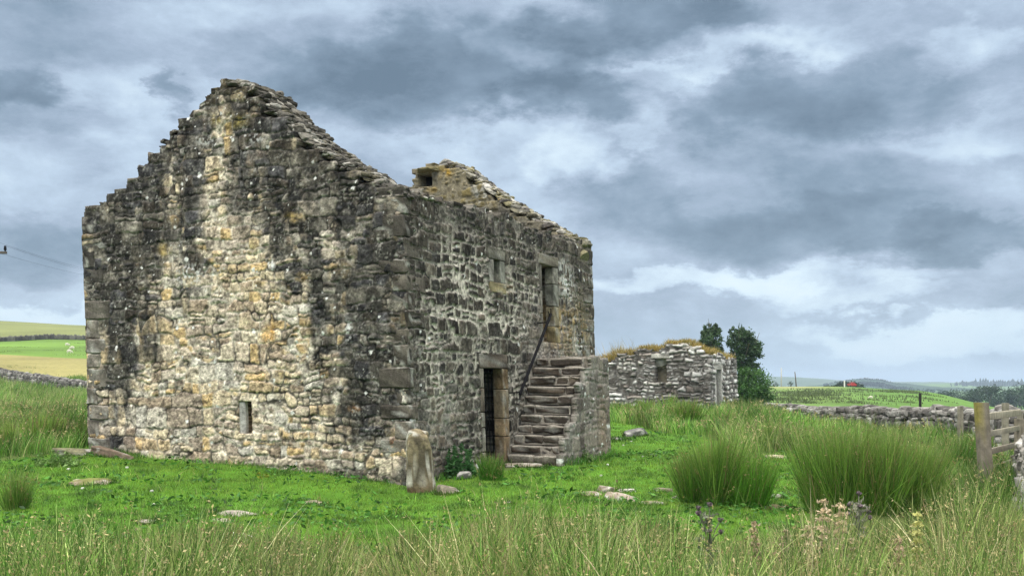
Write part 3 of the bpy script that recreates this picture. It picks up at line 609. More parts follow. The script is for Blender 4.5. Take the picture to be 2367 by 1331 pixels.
# ------------------------------------------------------------------ ground sheet
def axis(a, fine, grow, far):
    v = [0.]; st = fine
    while v[-1] < far:
        v.append(v[-1] + st)
        if v[-1] > a: st *= grow
    return A(v)
xp = axis(16, .24, 1.07, 7000); xs = np.concatenate([-xp[:0:-1], xp])
yp = axis(46, .22, 1.03, 7500); ys = np.concatenate([-axis(4, .8, 1.25, 600)[:0:-1], yp])
X, Y = np.meshgrid(xs, ys); Zt = gz(X, Y)
LAWN_L = [(-400,1062),(0,1062),(120,1050),(205,1030),(960,1128),(1400,1046),(1404,930),(1440,975),(1500,985),(1600,1002),(1690,1030),(1700,1062),(1850,1045),(1890,1110),(1860,1200),(2000,1420),(-400,1420)]
def mixcol(base, n, amt): return base * (1 + amt * (n - .5))[..., None]
def ground_col(X, Y):
    Ys = np.maximum(Y, 2.); px, py = project(X, Ys, gz0(X, Y)); 
    u = X / Ys
    c = np.tile(A([.07, .10, .028]), X.shape + (1,))                      # rough pasture
    lawn = inpoly(px, py, LAWN_L) & (Y < 40) & (Y > 2)
    c[lawn] = A([.07, .17, .018])
    left = u < -.2
    f = fbm(X * .06, Y * .02, 301, 4)
    dY = Y + 14 * (fbm(X * .02, Y * .02, 302, 3) - .5)
    yel = left & (dY > 98) & (dY <= 158); c[yel] = A([.235, .215, .085])
    gr = left & (dY > 158) & (Y <= 286); c[gr] = A([.115, .205, .035])
    moor = left & (Y > 286) & (Y < 1400); c[moor] = A([.16, .18, .065])
    right = (u > -.05) & (Y > 60) & (Y < 900); c[right] = A([.09, .175, .036])
    b = np.exp(-((px - 1875) / 90) ** 2 - ((py - 915) / 22) ** 2) * (Y > 80); c = lerp(c, A([.14, .17, .06]), np.clip(b * .5, 0, 1)[..., None] * right[..., None])
    top = np.exp(-((px - 1830) / 90) ** 2 - ((py - 893) / 6) ** 2); c = lerp(c, A([.30, .29, .14]), (top * right)[..., None] * .8)
    c[(Y > 900)] = A([.10, .17, .06])
    n = np.where(Y > 60, fbm(X * .09, Y * .03, 303, 4), fbm(X * 1.4, Y * 1.4, 304, 4))
    n2 = np.where(Y > 60, fbm(X * .5, Y * .15, 305, 3), fbm(X * 5, Y * 5, 306, 3))
    return mixcol(mixcol(c, n, .7), n2, .5)
Cg = ground_col(X, Y)
ny, nx = X.shape; I = np.arange(nx * ny).reshape(ny, nx)
Qg = np.stack([I[:-1, :-1], I[:-1, 1:], I[1:, 1:], I[1:, :-1]], -1).reshape(-1, 4)
tag(mk('ground', np.stack([X, Y, Zt], -1), Qg, None, Cg.reshape(-1, 3), M_GROUND, None, True), kind='structure')

# ------------------------------------------------------------------ far hills: real ridges beyond the valley
def ridge(name, pts, d, depth, col, seed, rough=1.0, bumps=0.0):
    px = np.linspace(pts[0][0], pts[-1][0], 260); yv = np.interp(px, [p[0] for p in pts], [p[1] for p in pts])
    k = np.ones(9) / 9; yv = np.convolve(np.pad(yv, 4, mode='edge'), k, 'valid')
    x = (px - CX) / F * d; zt = EYE - (yv - HOR) / F * d + (fbm(px * .03, px * 0, seed, 3) - .5) * rough * d / F * 3
    prof = [(-depth, 0), (-depth * .8, .10), (-depth * .55, .38), (-depth * .3, .72), (-depth * .12, .93), (0, 1), (depth * .3, .9), (depth, .4), (depth * 2, 0)]
    zb = -22.; V = []; 
    for (dd, h) in prof:
        s = (d + dd * 1.0) / d
        V.append(np.stack([x * s, np.full_like(x, d + dd), zb + (zt - zb) * h + (fbm(px * .05, px * 0 + dd * .01, seed + 4, 3) - .5) * 6 * (h < .99)], -1))
    V = A(V); m, n, _ = V.shape; I = np.arange(m * n).reshape(m, n)
    Q = np.stack([I[:-1, :-1], I[:-1, 1:], I[1:, 1:], I[1:, :-1]], -1).reshape(-1, 4)
    c = A(col) * (1 + .8 * (fbm(V[..., 0] * .004, V[..., 1] * .004, seed + 6, 4) - .5))[..., None]
    return tag(mk(name, V, Q, None, c.reshape(-1, 3), M_HILL, None, True), kind='structure')
ridge('hill', [(-300,884),(600,884),(1500,874),(1690,871),(1760,869),(1800,869),(1870,873),(1960,879),(2060,882),(2200,883),(2450,881),(2900,884)], 3600, 1100, (.065,.10,.045), 11)
ridge('hill', [(1790,900),(1860,893),(1915,886),(1960,879),(2000,875),(2035,877),(2062,884),(2120,889),(2190,894),(2300,900)], 2100, 500, (.035,.062,.035), 12, 1.5)
ridge('hill', [(1960,905),(2050,893),(2120,888),(2200,887),(2300,889),(2450,888),(2900,890)], 2700, 600, (.11,.18,.06), 13)

# ------------------------------------------------------------------ leaf clouds, trees
def leaves(P, size, col, jit=.35, r=rng, flat=0.):
    """one small bent leaf spray (2 triangles) per point"""
    n = len(P); a = r.normal(size=(n, 3)); a[:, 2] *= (1 - flat); a /= np.linalg.norm(a, axis=1)[:, None]
    b = r.normal(size=(n, 3)); b -= (b * a).sum(1)[:, None] * a; b /= np.linalg.norm(b, axis=1)[:, None]
    s = np.asarray(size) * r.uniform(.6, 1.4, n); s = s[:, None]
    V = np.stack([P - a * s, P + b * s * .42, P + a * s, P - b * s * .42 + np.cross(a, b) * s * .15], 1).reshape(-1, 3)
    i = np.arange(n)[:, None] * 4; T = np.vstack([i + A([0, 1, 2]), i + A([0, 2, 3])])
    c = np.asarray(col, float); c = np.tile(c, (n, 1)) if c.ndim == 1 else c
    c = c * (1 + jit * r.normal(size=(n, 1))).clip(.3, 2)
    return V, T, np.repeat(c, 4, 0)
def crown_pts(lobes, n, r, clump=26, hollow=.55, spread=.2):
    P = []
    vol = A([l[3] * l[4] * l[5] for l in lobes]); vol = vol ** .7; vol /= vol.sum()
    for l, v in zip(lobes, vol):
        k = max(int(n * v), 20); nc = max(k // clump, 3)
        d = r.normal(size=(nc, 3)); d /= np.linalg.norm(d, axis=1)[:, None]; d *= (hollow + (1 - hollow) * r.random((nc, 1)) ** .6)
        cc = d * A(l[3:6]) + A(l[:3])
        q = cc[r.integers(nc, size=k)] + r.normal(size=(k, 3)) * A(l[3:6]) * spread
        P.append(q)
    return np.vstack(P)
def tree(base, lobes, n, leaf, col, trunk_r, label, name='tree', seed=1, group=None, limbs=7, cat='tree', **kw):
    r = np.random.default_rng(seed); t = empty(name, tuple(float(v) for v in base), label, cat, group)
    lb = [tuple(A(l[:3]) + base) + tuple(l[3:]) for l in lobes]
    b = Bag(); c0 = A(lb[0][:3]); P0 = A(base) - A([0, 0, .2])
    mid = (P0 * .55 + c0 * .45) + r.normal(size=3) * A([.1, .1, 0])
    b.add(*tube([P0, P0 + A([0, 0, .5]), mid, c0], [trunk_r * 1.3, trunk_r, trunk_r * .75, trunk_r * .3], 8), col=(.09, .075, .055))
    for k in range(limbs):
        l = lb[k % len(lb)]; e = A(l[:3]) + r.normal(size=3) * A(l[3:6]) * .55; s = lerp(mid, A(l[:3]), r.uniform(.0, .6))
        b.add(*tube([s, (s + e) / 2 + A([0, 0, -.1 * l[5]]), e], [trunk_r * .4, trunk_r * .25, trunk_r * .08], 5), col=(.09, .075, .055))
    b.build('trunk', M_BARK, t, True)
    P = crown_pts(lb, n, r, **kw)
    cc = A(col) * (1 + .7 * (fbm(P[:, 0] * .9, P[:, 1] * .9 + P[:, 2] * 1.1, seed, 3) - .5))[:, None]
    V, T, C = leaves(P, leaf, cc, .25, r)
    mk('crown', V, None, T, C, M_LEAF, t)
    return t
b1 = at(1668, 92); sc = 92 / F
def L_(px, py, d, sx, sy, base):            # lobe from its place in the view, in metres about the base
    return ((px - CX) / F * d - base[0], d - base[1], EYE - (py - HOR) / F * d - base[2], sx / F * d, min(sx, sy) / F * d, sy / F * d)
tree(b1, [L_(1645,788,92,25,32,b1), L_(1638,768,92,17,17,b1), L_(1662,828,92,16,24,b1), L_(1627,796,92,14,14,b1), L_(1655,764,92,14,14,b1), L_(1650,812,92,20,22,b1)], 6000, .12, (.055, .098, .042), .16,
     'dark slender tree rising behind the low ruin, paired with a wider one', 'tree', 3, clump=46, spread=.13, hollow=.45)
b2 = at(1722, 92)
tree(b2, [L_(1714,794,92,32,36,b2), L_(1703,770,92,18,17,b2), L_(1738,806,92,26,28,b2), L_(1724,780,92,22,18,b2), L_(1730,850,92,30,20,b2), L_(1716,832,92,26,26,b2), L_(1748,845,92,10,10,b2)], 9500, .12, (.05, .092, .04), .2,
     'wider dark tree beside the low ruin, tallest of all, leaning crown', 'tree', 4, clump=46, spread=.13, hollow=.45)
b3 = at(1738, 80)
tree(b3, [L_(1735,895,80,44,40,b3), L_(1722,880,80,26,28,b3), L_(1755,905,80,24,26,b3), L_(1772,926,80,20,14,b3), L_(1725,925,80,34,18,b3)], 9000, .10, (.050, .12, .026), .12,
     'rounded dense green bush right beside the corner of the low ruin', 'bush', 5, cat='bush', clump=50, spread=.16, hollow=.6)
def far_tree(px, ytop, d, w, h, label, seed, col=(.03, .055, .024), name='tree', cat='tree', n=900, ybase=None, group=None):
    b = at(px, d)
    if ybase: b[2] = EYE - (ybase - HOR) / F * d
    s = d / F; r = np.random.default_rng(seed); zt = EYE - (ytop - HOR) * s - b[2]
    lob = [(r.uniform(-.25, .25) * w * s, 0, zt - h * s * .5, w * s * .5, w * s * .45, h * s * .5)] + [(r.uniform(-.5, .5) * w * s, r.uniform(-.2, .2) * w * s, zt - h * s * r.uniform(.35, .9), w * s * .3, w * s * .3, h * s * .33) for _ in range(4)]
    return tree(b, lob, n, w * s * .055, col, .02 * w * s + .08, label, name, seed, group, 3, cat, clump=30, spread=.22, hollow=.5)
far_tree(1952, 883, 310, 62, 22, 'dark spreading tree on the crest behind the red car', 21, (.024, .045, .022), n=2600)
far_tree(1790, 878, 290, 16, 16, 'small round bush on the field crest beside the pale pole', 22, name='bush', cat='bush', n=500)
far_tree(1828, 882, 290, 14, 11, 'small low bush on the field crest left of the dark pole', 23, name='bush', cat='bush', n=400)
for k, (px, yt, w, h, lab) in enumerate([(2255,902,50,26,'broad low green tree at the left end of the valley trees'),(2285,890,40,14,'flat-topped bluish tree in the valley behind the others'),
        (2300,897,44,42,'tall rounded green tree in the valley left of the fence post top'),(2335,899,50,40,'green tree in the valley just right of the fence post'),
        (2362,884,40,44,'dark tall tree at the right edge of the valley'),(2195,905,50,22,'low green tree in the valley above the black stake'),(2390,893,60,46,'dark green tree cut by the right edge of the view')]):
    far_tree(px, yt, 430 + 18 * k, w, h + 6, lab, 30 + k, (.03, .06, .026), n=1500)
# woodland too far to count
def wood(name, items, label, col, leafpx=1.6, seed=1, n=90):
    b = Bag(); r = np.random.default_rng(seed)
    for (px, yt, yb, w, d) in items:
        s = d / F; x = (px - CX) * s; zt = EYE - (yt - HOR) * s; zb = EYE - (yb - HOR) * s; h = zt - zb
        P = r.normal(size=(n, 3)); P /= np.linalg.norm(P, axis=1)[:, None]; P *= r.uniform(.6, 1, (n, 1))
        P = P * A([w * s / 2, w * s / 2, h / 2]) + A([x, d, (zt + zb) / 2])
        V, T, C = leaves(P, leafpx * s, A(col) * r.uniform(.75, 1.3), .25, r); b.add(V, None, T, C)
    return tag(b.build(name, M_LEAF), label, 'woodland', kind='stuff')
r = np.random.default_rng(61); it = []
for px in np.arange(2148, 2460, 3.2):
    it.append((px + r.normal() * 2, 903 + r.normal() * 3 + 6 * math.sin(px * .05), 930, r.uniform(10, 20), 520 + r.uniform(0, 120)))
wood('valley_woodland', it, 'dark green woodland filling the valley floor behind the fence', (.03, .058, .028), 1.5, 62)
it = []
for px in np.arange(1900, 2190, 2.2):
    it.append((px + r.normal() * 2, 893 + r.normal() * 2 + .022 * (px - 1900), 918, r.uniform(7, 12), 1150 + r.uniform(0, 200)))
for px in np.arange(1905, 2110, 1.6):
    y0 = float(np.interp(px, [1905, 1960, 2000, 2040, 2065, 2110], [886, 877, 873, 876, 884, 888]))
    for q in range(2):
        it.append((px + r.normal(), y0 + r.normal() * .8 + q * 7, y0 + 12 + q * 7, r.uniform(5, 9), 2060 - q * 200))
wood('hillside_woodland', it, 'bluish woodland covering the distant rounded hill', (.025, .048, .028), 1.4, 63, 60)
b = Bag()
for k in range(330):
    px = r.uniform(2196, 2470); d = 2650 - r.uniform(0, 150); s = d / F; h = r.uniform(9, 15) if r.random() < .8 else r.uniform(15, 21)
    h *= float(np.interp(px, [2196, 2220, 2260], [.5, .8, 1]))
    x = (px - CX) * s; yb = 893; zb = EYE - (yb - HOR) * s
    for q in range(3):
        w = h * s * (.26 - .05 * q); z0 = zb + h * s * (.05 + .28 * q); z1 = zb + h * s * (.5 + .25 * q); n = 6
        th = np.arange(n) / n * 6.283 + r.random()
        V = np.vstack([np.stack([x + w * np.cos(th), d + w * np.sin(th), np.full(n, z0)], -1), [[x, d, z1]]])
        b.add(V, None, [(i, (i + 1) % n, n) for i in range(n)], A([.022, .042, .03]) * r.uniform(.8, 1.2))
tag(b.build('conifer_plantation', M_LEAF), 'dark conifer plantation with spiky tops along the far skyline', 'woodland', kind='stuff')

# ------------------------------------------------------------------ dry-stone walls
def dry_wall(name, pts, h, label, seed, stone=(.22, .42), pal=((.15,.145,.135),(.20,.195,.18),(.11,.105,.098),(.26,.255,.24),(.085,.08,.076)), wb=.62, wt=.38, sub=2, cope=True, endcap=False):
    r = np.random.default_rng(seed); pts = [A(p, ) if False else np.asarray(p, float) for p in pts]; b = Bag()
    seg = [np.linalg.norm(pts[i + 1][:2] - pts[i][:2]) for i in range(len(pts) - 1)]; cum = np.concatenate([[0], np.cumsum(seg)]); Ltot = cum[-1]
    def pos(s):
        s = np.clip(s, 0, Ltot); x = np.interp(s, cum, [p[0] for p in pts]); y = np.interp(s, cum, [p[1] for p in pts])
        i = min(np.searchsorted(cum, s, side='right') - 1, len(seg) - 1); i = max(i, 0); d = (pts[i + 1][:2] - pts[i][:2]) / seg[i]
        return x, y, d
    # dark hearting
    m = max(int(Ltot / 1.2), 2); V = []; Q = []
    for k in range(m + 1):
        x, y, d = pos(Ltot * k / m); nrm = A([d[1], -d[0]]); g = float(gz(x, y))
        for (w, z) in ((wb * .36, -.2), (wt * .34, h * .93), (-wt * .34, h * .93), (-wb * .36, -.2)): V.append([x + nrm[0] * w, y + nrm[1] * w, g + z])
    for k in range(m):
        for j in range(3): Q.append((k * 4 + j, k * 4 + 4 + j, k * 4 + 5 + j, k * 4 + 1 + j))
    Q += [(0, 1, 2, 3), (m * 4 + 3, m * 4 + 2, m * 4 + 1, m * 4)]
    b.add(V, Q, None, (.045, .042, .04))
    z = -.05
    while z < h:
        hh = r.uniform(.45, .7) * r.uniform(*stone) ; hh = max(hh, .07 if stone[0] < .2 else .1)
        for side in ((1, -1)):
            s = r.uniform(-.2, .1)
            while s < Ltot:
                w = r.uniform(*stone) * r.uniform(.8, 1.3); x, y, d = pos(s + w / 2); nrm = A([d[1], -d[0]]); g = float(gz(x, y))
                off = lerp(wb, wt, max(z, 0) / h) / 2 * side * r.uniform(.78, .98)
                hq = hh * r.uniform(.8, 1.25)
                V, T = rock((w * 1.06, .26, hq * 1.08), int(r.integers(1e6)), sub, .3, .55)
                V = roty(V, r.normal() * .08); V = rotz(V, math.atan2(d[1], d[0]) + r.normal() * .12)
                b.add(V + A([x + nrm[0] * off, y + nrm[1] * off, g + z + hh / 2 + r.normal() * .012 + .05 * (vn(s * .7, z * 0 + seed) - .5)]), None, T, A(pal[r.integers(len(pal))]) * r.uniform(.7, 1.3))
                s += w
        z += hh
    if cope:
        s = 0
        while s < Ltot:
            w = r.uniform(.10, .2) * (stone[1] / .42) ; x, y, d = pos(s + w / 2); g = float(gz(x, y))
            V, T = rock((w * 1.15, wt * 1.1, r.uniform(.12, .30) * (stone[1] / .42)), int(r.integers(1e6)), sub, .3, .6)
            V = roty(V, r.normal() * .25); V = rotz(V, math.atan2(d[1], d[0]) + r.normal() * .1)
            b.add(V + A([x, y, g + h + r.uniform(.0, .09)]), None, T, A(pal[r.integers(len(pal))]) * r.uniform(.8, 1.35)); s += w
    return tag(b.build(name, M_FARSTONE), label, 'wall')
def along(L): return [at(p, d) for p, d in L]
dry_wall('dry_stone_wall', along([(-60, 103), (0, 98), (60, 92), (130, 85), (215, 79), (300, 76)]), .95, 'grey dry-stone wall sloping down behind rushes to the left corner of the house', 81, (.3, .6), wb=.8, wt=.45, sub=1)
dry_wall('dry_stone_wall', along([(-80, 268), (0, 273), (60, 282), (110, 289), (215, 289), (330, 289)]), .8, 'thin dark dry-stone wall crossing the hillside above the sheep', 82, (.9, 1.7), ((.09,.085,.075),(.12,.115,.1),(.07,.066,.06)), .9, .6, sub=1)
dry_wall('dry_stone_wall', along([(1690, 47.5), (1800, 43.5), (1900, 40), (2000, 36.5), (2100, 33), (2200, 30), (2262, 28.2), (2330, 26.5)]), .84, 'long grey dry-stone wall running from the low ruin across behind the meadow', 83, (.2, .42), sub=2)
dry_wall('dry_stone_wall', along([(2318, 26.0), (2345, 22.5), (2420, 21)]), .9, 'short grey dry-stone wall behind the fence rails at the right', 85, (.2, .42), sub=2)
nw = at(2370, 15.0)
dry_wall('dry_stone_wall', [A([7.17, 15.9, 0]), A([7.05, 14.3, 0]), A([6.35, 12.0, 0]), A([6.9, 9.5, 0])] if False else [A([7.75, 15.9, 0]), A([6.95, 14.0, 0]), A([6.3, 12.5, 0]), A([5.8, 11.2, 0])], .72, 'broken end of a near dry-stone wall at the right edge beside the fence', 84, (.16, .36),
         ((.24,.23,.21),(.34,.33,.31),(.18,.17,.155),(.42,.41,.39),(.13,.12,.11)), sub=3)

# ------------------------------------------------------------------ timber fence
fp = A([(2271 - CX) / F * 15, 15., 0]); fp[2] = float(gz(fp[0], fp[1]))
fence = empty('wooden_fence', tuple(fp), 'weathered timber fence with a stout yellow-lichened end post and four rails', 'fence')
def plank(p0, p1, w, h, seed, col=(.27, .235, .16), n=14, bag=None, top_col=None, taper=0):
    p0 = A(p0); p1 = A(p1); t = p1 - p0; Ln = np.linalg.norm(t); t = t / Ln
    a = np.cross(t, [0, 0, 1.]) if abs(t[2]) < .9 else A([1., 0, 0]); a = a / np.linalg.norm(a); c = np.cross(a, t)
    V = []; m = 12
    ring = []
    for q in range(m):
        th = (q + .5) / m * 2 * math.pi; e = 6.; rr_ = (abs(math.cos(th)) ** e + abs(math.sin(th)) ** e) ** (-1 / e); ring.append((rr_ * math.cos(th), rr_ * math.sin(th)))
    for k in range(n + 1):
        f = k / n
        for q, (ca, cb) in enumerate(ring):
            nz_ = 1 + .07 * (float(vn(q * 1.9 + seed, f * 3, seed)) - .5)
            V.append(p0 + t * Ln * f + a * ca * w / 2 * nz_ + c * cb * h / 2 * nz_)
    Q = [(k * m + q, k * m + (q + 1) % m, (k + 1) * m + (q + 1) % m, (k + 1) * m + q) for k in range(n) for q in range(m)]
    V += [p0, p1]; T = [((n + 1) * m, (q + 1) % m, q) for q in range(m)] + [((n + 1) * m + 1, n * m + q, n * m + (q + 1) % m) for q in range(m)]
    V = A(V); f = (V - p0) @ t / Ln
    cc = A(col) * (.45 + 1.1 * fbm((V - p0) @ a * 60 + seed, f * 3, seed, 3))[:, None]
    if top_col is not None: cc = lerp(cc, A(top_col), (sstep(.72, .86, f + .25 * (vn((V - p0) @ a * 30, f * 6, seed) - .5)) * sstep(.01, -.05, (V - p0)[:, 0] + .11 * f) * .75)[:, None])
    if bag is not None: bag.add(V, Q, T, cc)
    return V, Q, T, cc
bb = Bag(); plank(fp + A([.09, 0, -.35]), fp + A([-.02, 0, 1.30 - fp[2]]),   .175, .16, 3, (.185, .165, .13), 26, bb, (.27, .235, .05)); bb.build('post', M_WOOD, fence)
rd = A([.69, 1.0, 0]); rd /= np.linalg.norm(rd)
def pz_(py, d): return EYE - (py - HOR) / F * d
for (ya, w, hgt) in ((963, .05, .10), (1004, .05, .085), (1046, .05, .09), (1087, .05, .085)):
    s = fp + A([.06, .03, 0]); s[2] = pz_(ya, 15.0); e = s + rd * 2.6; e[2] = s[2] + (.0 if ya < 1000 else .0)
    bb = Bag(); plank(s, e, w, hgt, int(ya), (.27, .25, .19) if ya < 1040 else (.20, .18, .14), 12, bb); bb.build('rail', M_WOOD, fence)
e = fp + A([.06, .03, 0]) + rd * 2.55; bb = Bag(); plank(A([e[0], e[1], -.4]), A([e[0], e[1], 1.0]), .12, .12, 8, (.25, .22, .17), 14, bb); bb.build('post', M_WOOD, fence)
for (px, yt, d, lab, w) in ((2323, 931, 20.5, 'thin grey stake standing behind the fence rails', .11), (2219, 938, 26.3, 'weathered stake leaning against the long wall behind the meadow', .12), (2357, 950, 20.0, 'pale stake at the right edge behind the upper rails', .09)):
    p = at(px, d); bb = Bag(); plank(p - A([0, 0, .3]), A([p[0] + .01, p[1], pz_(yt, d)]), w, w, int(px), (.23, .215, .17), 12, bb)
    tag(bb.build('fence_stake', M_WOOD), lab, 'stake')
p = at(2127, 60); bb = Bag(); plank(p - A([0, 0, .5]), A([p[0], p[1], pz_(908, 60)]), .13, .13, 5, (.03, .028, .026), 10, bb); tag(bb.build('fence_stake', M_WOOD), 'black stake standing in the green field beyond the long wall', 'stake')

# ------------------------------------------------------------------ power poles, far things
def pole(px, ytop, d, label, mat, arm=True, lean_=0., rad=.13, group='power poles'):
    b0 = at(px, d); t = empty('power_pole', tuple(b0), label, 'pole', group); top = A([b0[0] + lean_, b0[1], pz_(ytop, d)])
    bb = Bag(); bb.add(*tube([b0 - A([0, 0, .5]), b0 * .5 + top * .5, top], [rad, rad * .9, rad * .7], 10)); bb.build('shaft', mat, t, True)
    if arm:
        bb = Bag(); z = top[2] - .35; plank(A([top[0] - .75, top[1] - .1, z]), A([top[0] + .75, top[1] + .1, z]), .1, .12, 4, (.10, .09, .08), 4, bb); bb.build('crossarm', M_WOOD, t)
        for sx in (-.68, 0, .68):
            bb = Bag(); q = A([top[0] + sx, top[1] + sx * .13, z + (.06 if sx else .35)]); bb.add(*tube([q, q + A([0, 0, .08]), q + A([0, 0, .16]), q + A([0, 0, .26])], [.02, .07, .06, .05], 8), col=(.06, .05, .05)); bb.build('insulator', M_IRON, t, True)
    return top
t1 = pole(-24, 566, 50, 'dark power pole with crossarm whose arm tip shows at the left edge', M_POLE)
p2 = at(420, 150); t2 = pole(420, 640, 150, 'dark power pole with crossarm hidden beyond the house', M_POLE)
for k, sx in enumerate((.68, 0., -.68)):
    a = t1 + A([sx, sx * .13, -.03 if sx else .26]); c_ = t2 + A([sx, sx * .13, -.03 if sx else .26]); f = np.linspace(0, 1, 24)[:, None]
    P = a * (1 - f) + c_ * f; P[:, 2] -= 4 * 1.1 * (f * (1 - f))[:, 0]
    bb = Bag(); bb.add(*tube(P, .0045, 4), col=(.04, .04, .045)); tag(bb.build('power_line', M_IRON), ['lowest drooping overhead wire leaving the crossarm tip towards the house', 'raised middle overhead wire above the two crossarm wires', 'overhead wire from the hidden outer arm end'][k], 'wire', 'overhead wires')
pole(1806, 850, 300, 'pale upright pole on the field crest beyond the low ruin', M_PALE, False, 0, .17, 'poles on the field crest')
pole(1841, 859, 300, 'dark leaning pole on the field crest right of the pale pole', M_POLE, False, -.45, .17, 'poles on the field crest')
p = at(1952, 262); bb = Bag(); plank(p - A([0, 0, .3]), p + A([0, 0, 1.6]), .28, .28, 6, (.6, .6, .58), 8, bb); tag(bb.build('marker_post', M_WHITE), 'short white post on the field crest left of the red car', 'post')
# red car on the crest
def quadbox(x0, x1, y0, y1, z0, z1, inset=0., bev=.05, front=0.):
    bm = bmesh.new(); bmesh.ops.create_cube(bm, size=1)
    for v in bm.verts:
        i = inset if v.co.z > 0 else 0
        v.co = ((x0 + x1) / 2 + v.co.x * (x1 - x0 - 2 * i), (y0 + y1) / 2 + v.co.y * (y1 - y0 - 2 * i * 1.6), z0 if v.co.z < 0 else z1)
    bmesh.ops.bevel(bm, geom=list(bm.edges), offset=bev, segments=2, affect='EDGES')
    bmesh.ops.triangulate(bm, faces=bm.faces); bm.verts.ensure_lookup_table()
    V = A([v.co[:] for v in bm.verts]); T = A([[v.index for v in f.verts] for f in bm.faces]); bm.free(); return V, None, T
cp = at(1969, 262); car = empty('parked_car', tuple(cp), 'small bright red car parked on the field crest before the dark tree', 'car')
q = A([cp[0], cp[1], cp[2] + .05])
def cb(name, args, mat, par, **k):
    v, qd, t = quadbox(*args, **k); return mk(name, rotz(v, -1.5) * .8 + q, None, t, A([.5, .5, .5]), mat, par)
body = cb('body', (-1.9, 1.9, -.8, .8, .3, .95), M_RED, car, bev=.12)
cab = cb('cabin', (-1.1, 1.2, -.72, .72, .93, 1.45), M_RED, car, inset=.18, bev=.08)
for sy in (-1, 1): cb('side_window', (-.85, .95, .60 * sy - .04, .60 * sy + .04, 1.02, 1.34), M_GLASS, cab, bev=.015)
for sx in (-1, 1): cb('windscreen', (1.02 * sx - .05 + .05, 1.02 * sx + .05 + .05, -.5, .5, 1.02, 1.34), M_GLASS, cab, bev=.015)
for sx in (-1.2, 1.2):
    for sy in (-.78, .78):
        bb = Bag(); th = np.linspace(0, 2 * math.pi, 17)
        bb.add(*tube([[sx, sy - .09, .3], [sx, sy + .09, .3]], .32, 16)); V = np.vstack(bb.V); mk('wheel', rotz(V, -1.5) * .8 + q, bb.Q[0], bb.T[0], A([.5, .5, .5]), M_TYRE, car)
# sheep
def sheep(p, yaw, label, graze=True, sc_=.72):
    me = bpy.data.meshes.new('sheep'); bm = bmesh.new()
    J = [(0, 0, .68), (-.38, 0, .70), (.36, 0, .68), (.56, 0, .72 if not graze else .58), (.74, 0, .80 if not graze else .28), (.90, 0, .74 if not graze else .12),
         (.34, .15, .40), (.34, .16, .05), (.34, -.15, .40), (.34, -.16, .05), (-.36, .15, .42), (-.40, .16, .25), (-.36, .16, .04), (-.36, -.15, .42), (-.40, -.16, .25), (-.36, -.16, .04), (-.56, 0, .62)]
    E = [(0, 1), (0, 2), (2, 3), (3, 4), (4, 5), (2, 6), (6, 7), (2, 8), (8, 9), (1, 10), (10, 11), (11, 12), (1, 13), (13, 14), (14, 15), (1, 16)]
    Rr = [.30, .28, .27, .18, .12, .06, .09, .04, .09, .04, .11, .05, .04, .11, .05, .04, .07]
    vs = [bm.verts.new(j) for j in J]; [bm.edges.new((vs[a], vs[b])) for a, b in E]; bm.to_mesh(me); bm.free()
    o = bpy.data.objects.new('sheep', me); COL.objects.link(o)
    m = o.modifiers.new('skin', 'SKIN'); 
    for i, v in enumerate(me.skin_vertices[0].data): v.radius = (Rr[i], Rr[i]); v.use_root = (i == 0)
    s = o.modifiers.new('sub', 'SUBSURF'); s.levels = 2; s.render_levels = 2
    me.materials.append(M_WOOL); o.location = p; o.rotation_euler = (0, 0, yaw); o.scale = (sc_,) * 3; return tag(o, label, 'sheep', 'sheep grazing on the hillside')
sheep(hit(155, 800), .3, 'upper white sheep grazing on the green hillside'); sheep(hit(167, 808), 3.3, 'white sheep grazing just below another on the hillside'); sheep(hit(160, 817), .2, 'lowest of the white sheep on the hillside, head down')
sheep(at(2013, 155), 2.9, 'lone white sheep in the green field beyond the long wall', True, .5)
# ------------------------------------------------------------------ stones lying about
def boulder(name, px, py, size, label, seed, col=(.27, .25, .22), sink=.35, yaw=0., sub=4, tilt=0., rough=.2, cat='stone', moss=0., d=None, group=None, square=.6):
    p = hit(px, py) if d is None else at(px, d)
    V, T = rock(size, seed, sub, rough, square); nz_ = fbm(V[:, 0] * 5 + seed, V[:, 1] * 5 + V[:, 2] * 4, seed, 4)
    c = A(col) * .82 * (.45 + 1.1 * nz_)[:, None]
    c = lerp(c, A([.5, .49, .46]), (sstep(.6, .72, fbm(V[:, 0] * 9, V[:, 1] * 9 + V[:, 2] * 7, seed + 5, 3)) * .7)[:, None])
    if moss: c = lerp(c, A([.12, .15, .02]), (moss * sstep(-.1, .5, V[:, 2] / size[2] + (nz_ - .5) * 2.2))[:, None])
    V = rotz(roty(V, tilt), yaw); V = V + A([p[0], p[1] + size[1] * .3, p[2] + size[2] * (.44 - sink)])
    o = empty(name, (p[0], p[1], p[2])) if False else mk(name, V - p, None, T, c, M_ROCK, None, True); o.location = p
    if cat == 'stone': STONES.append((p[0], p[1] + size[1] * .3, size[0], size[1]))
    return tag(o, label, cat, group)
STONES = []
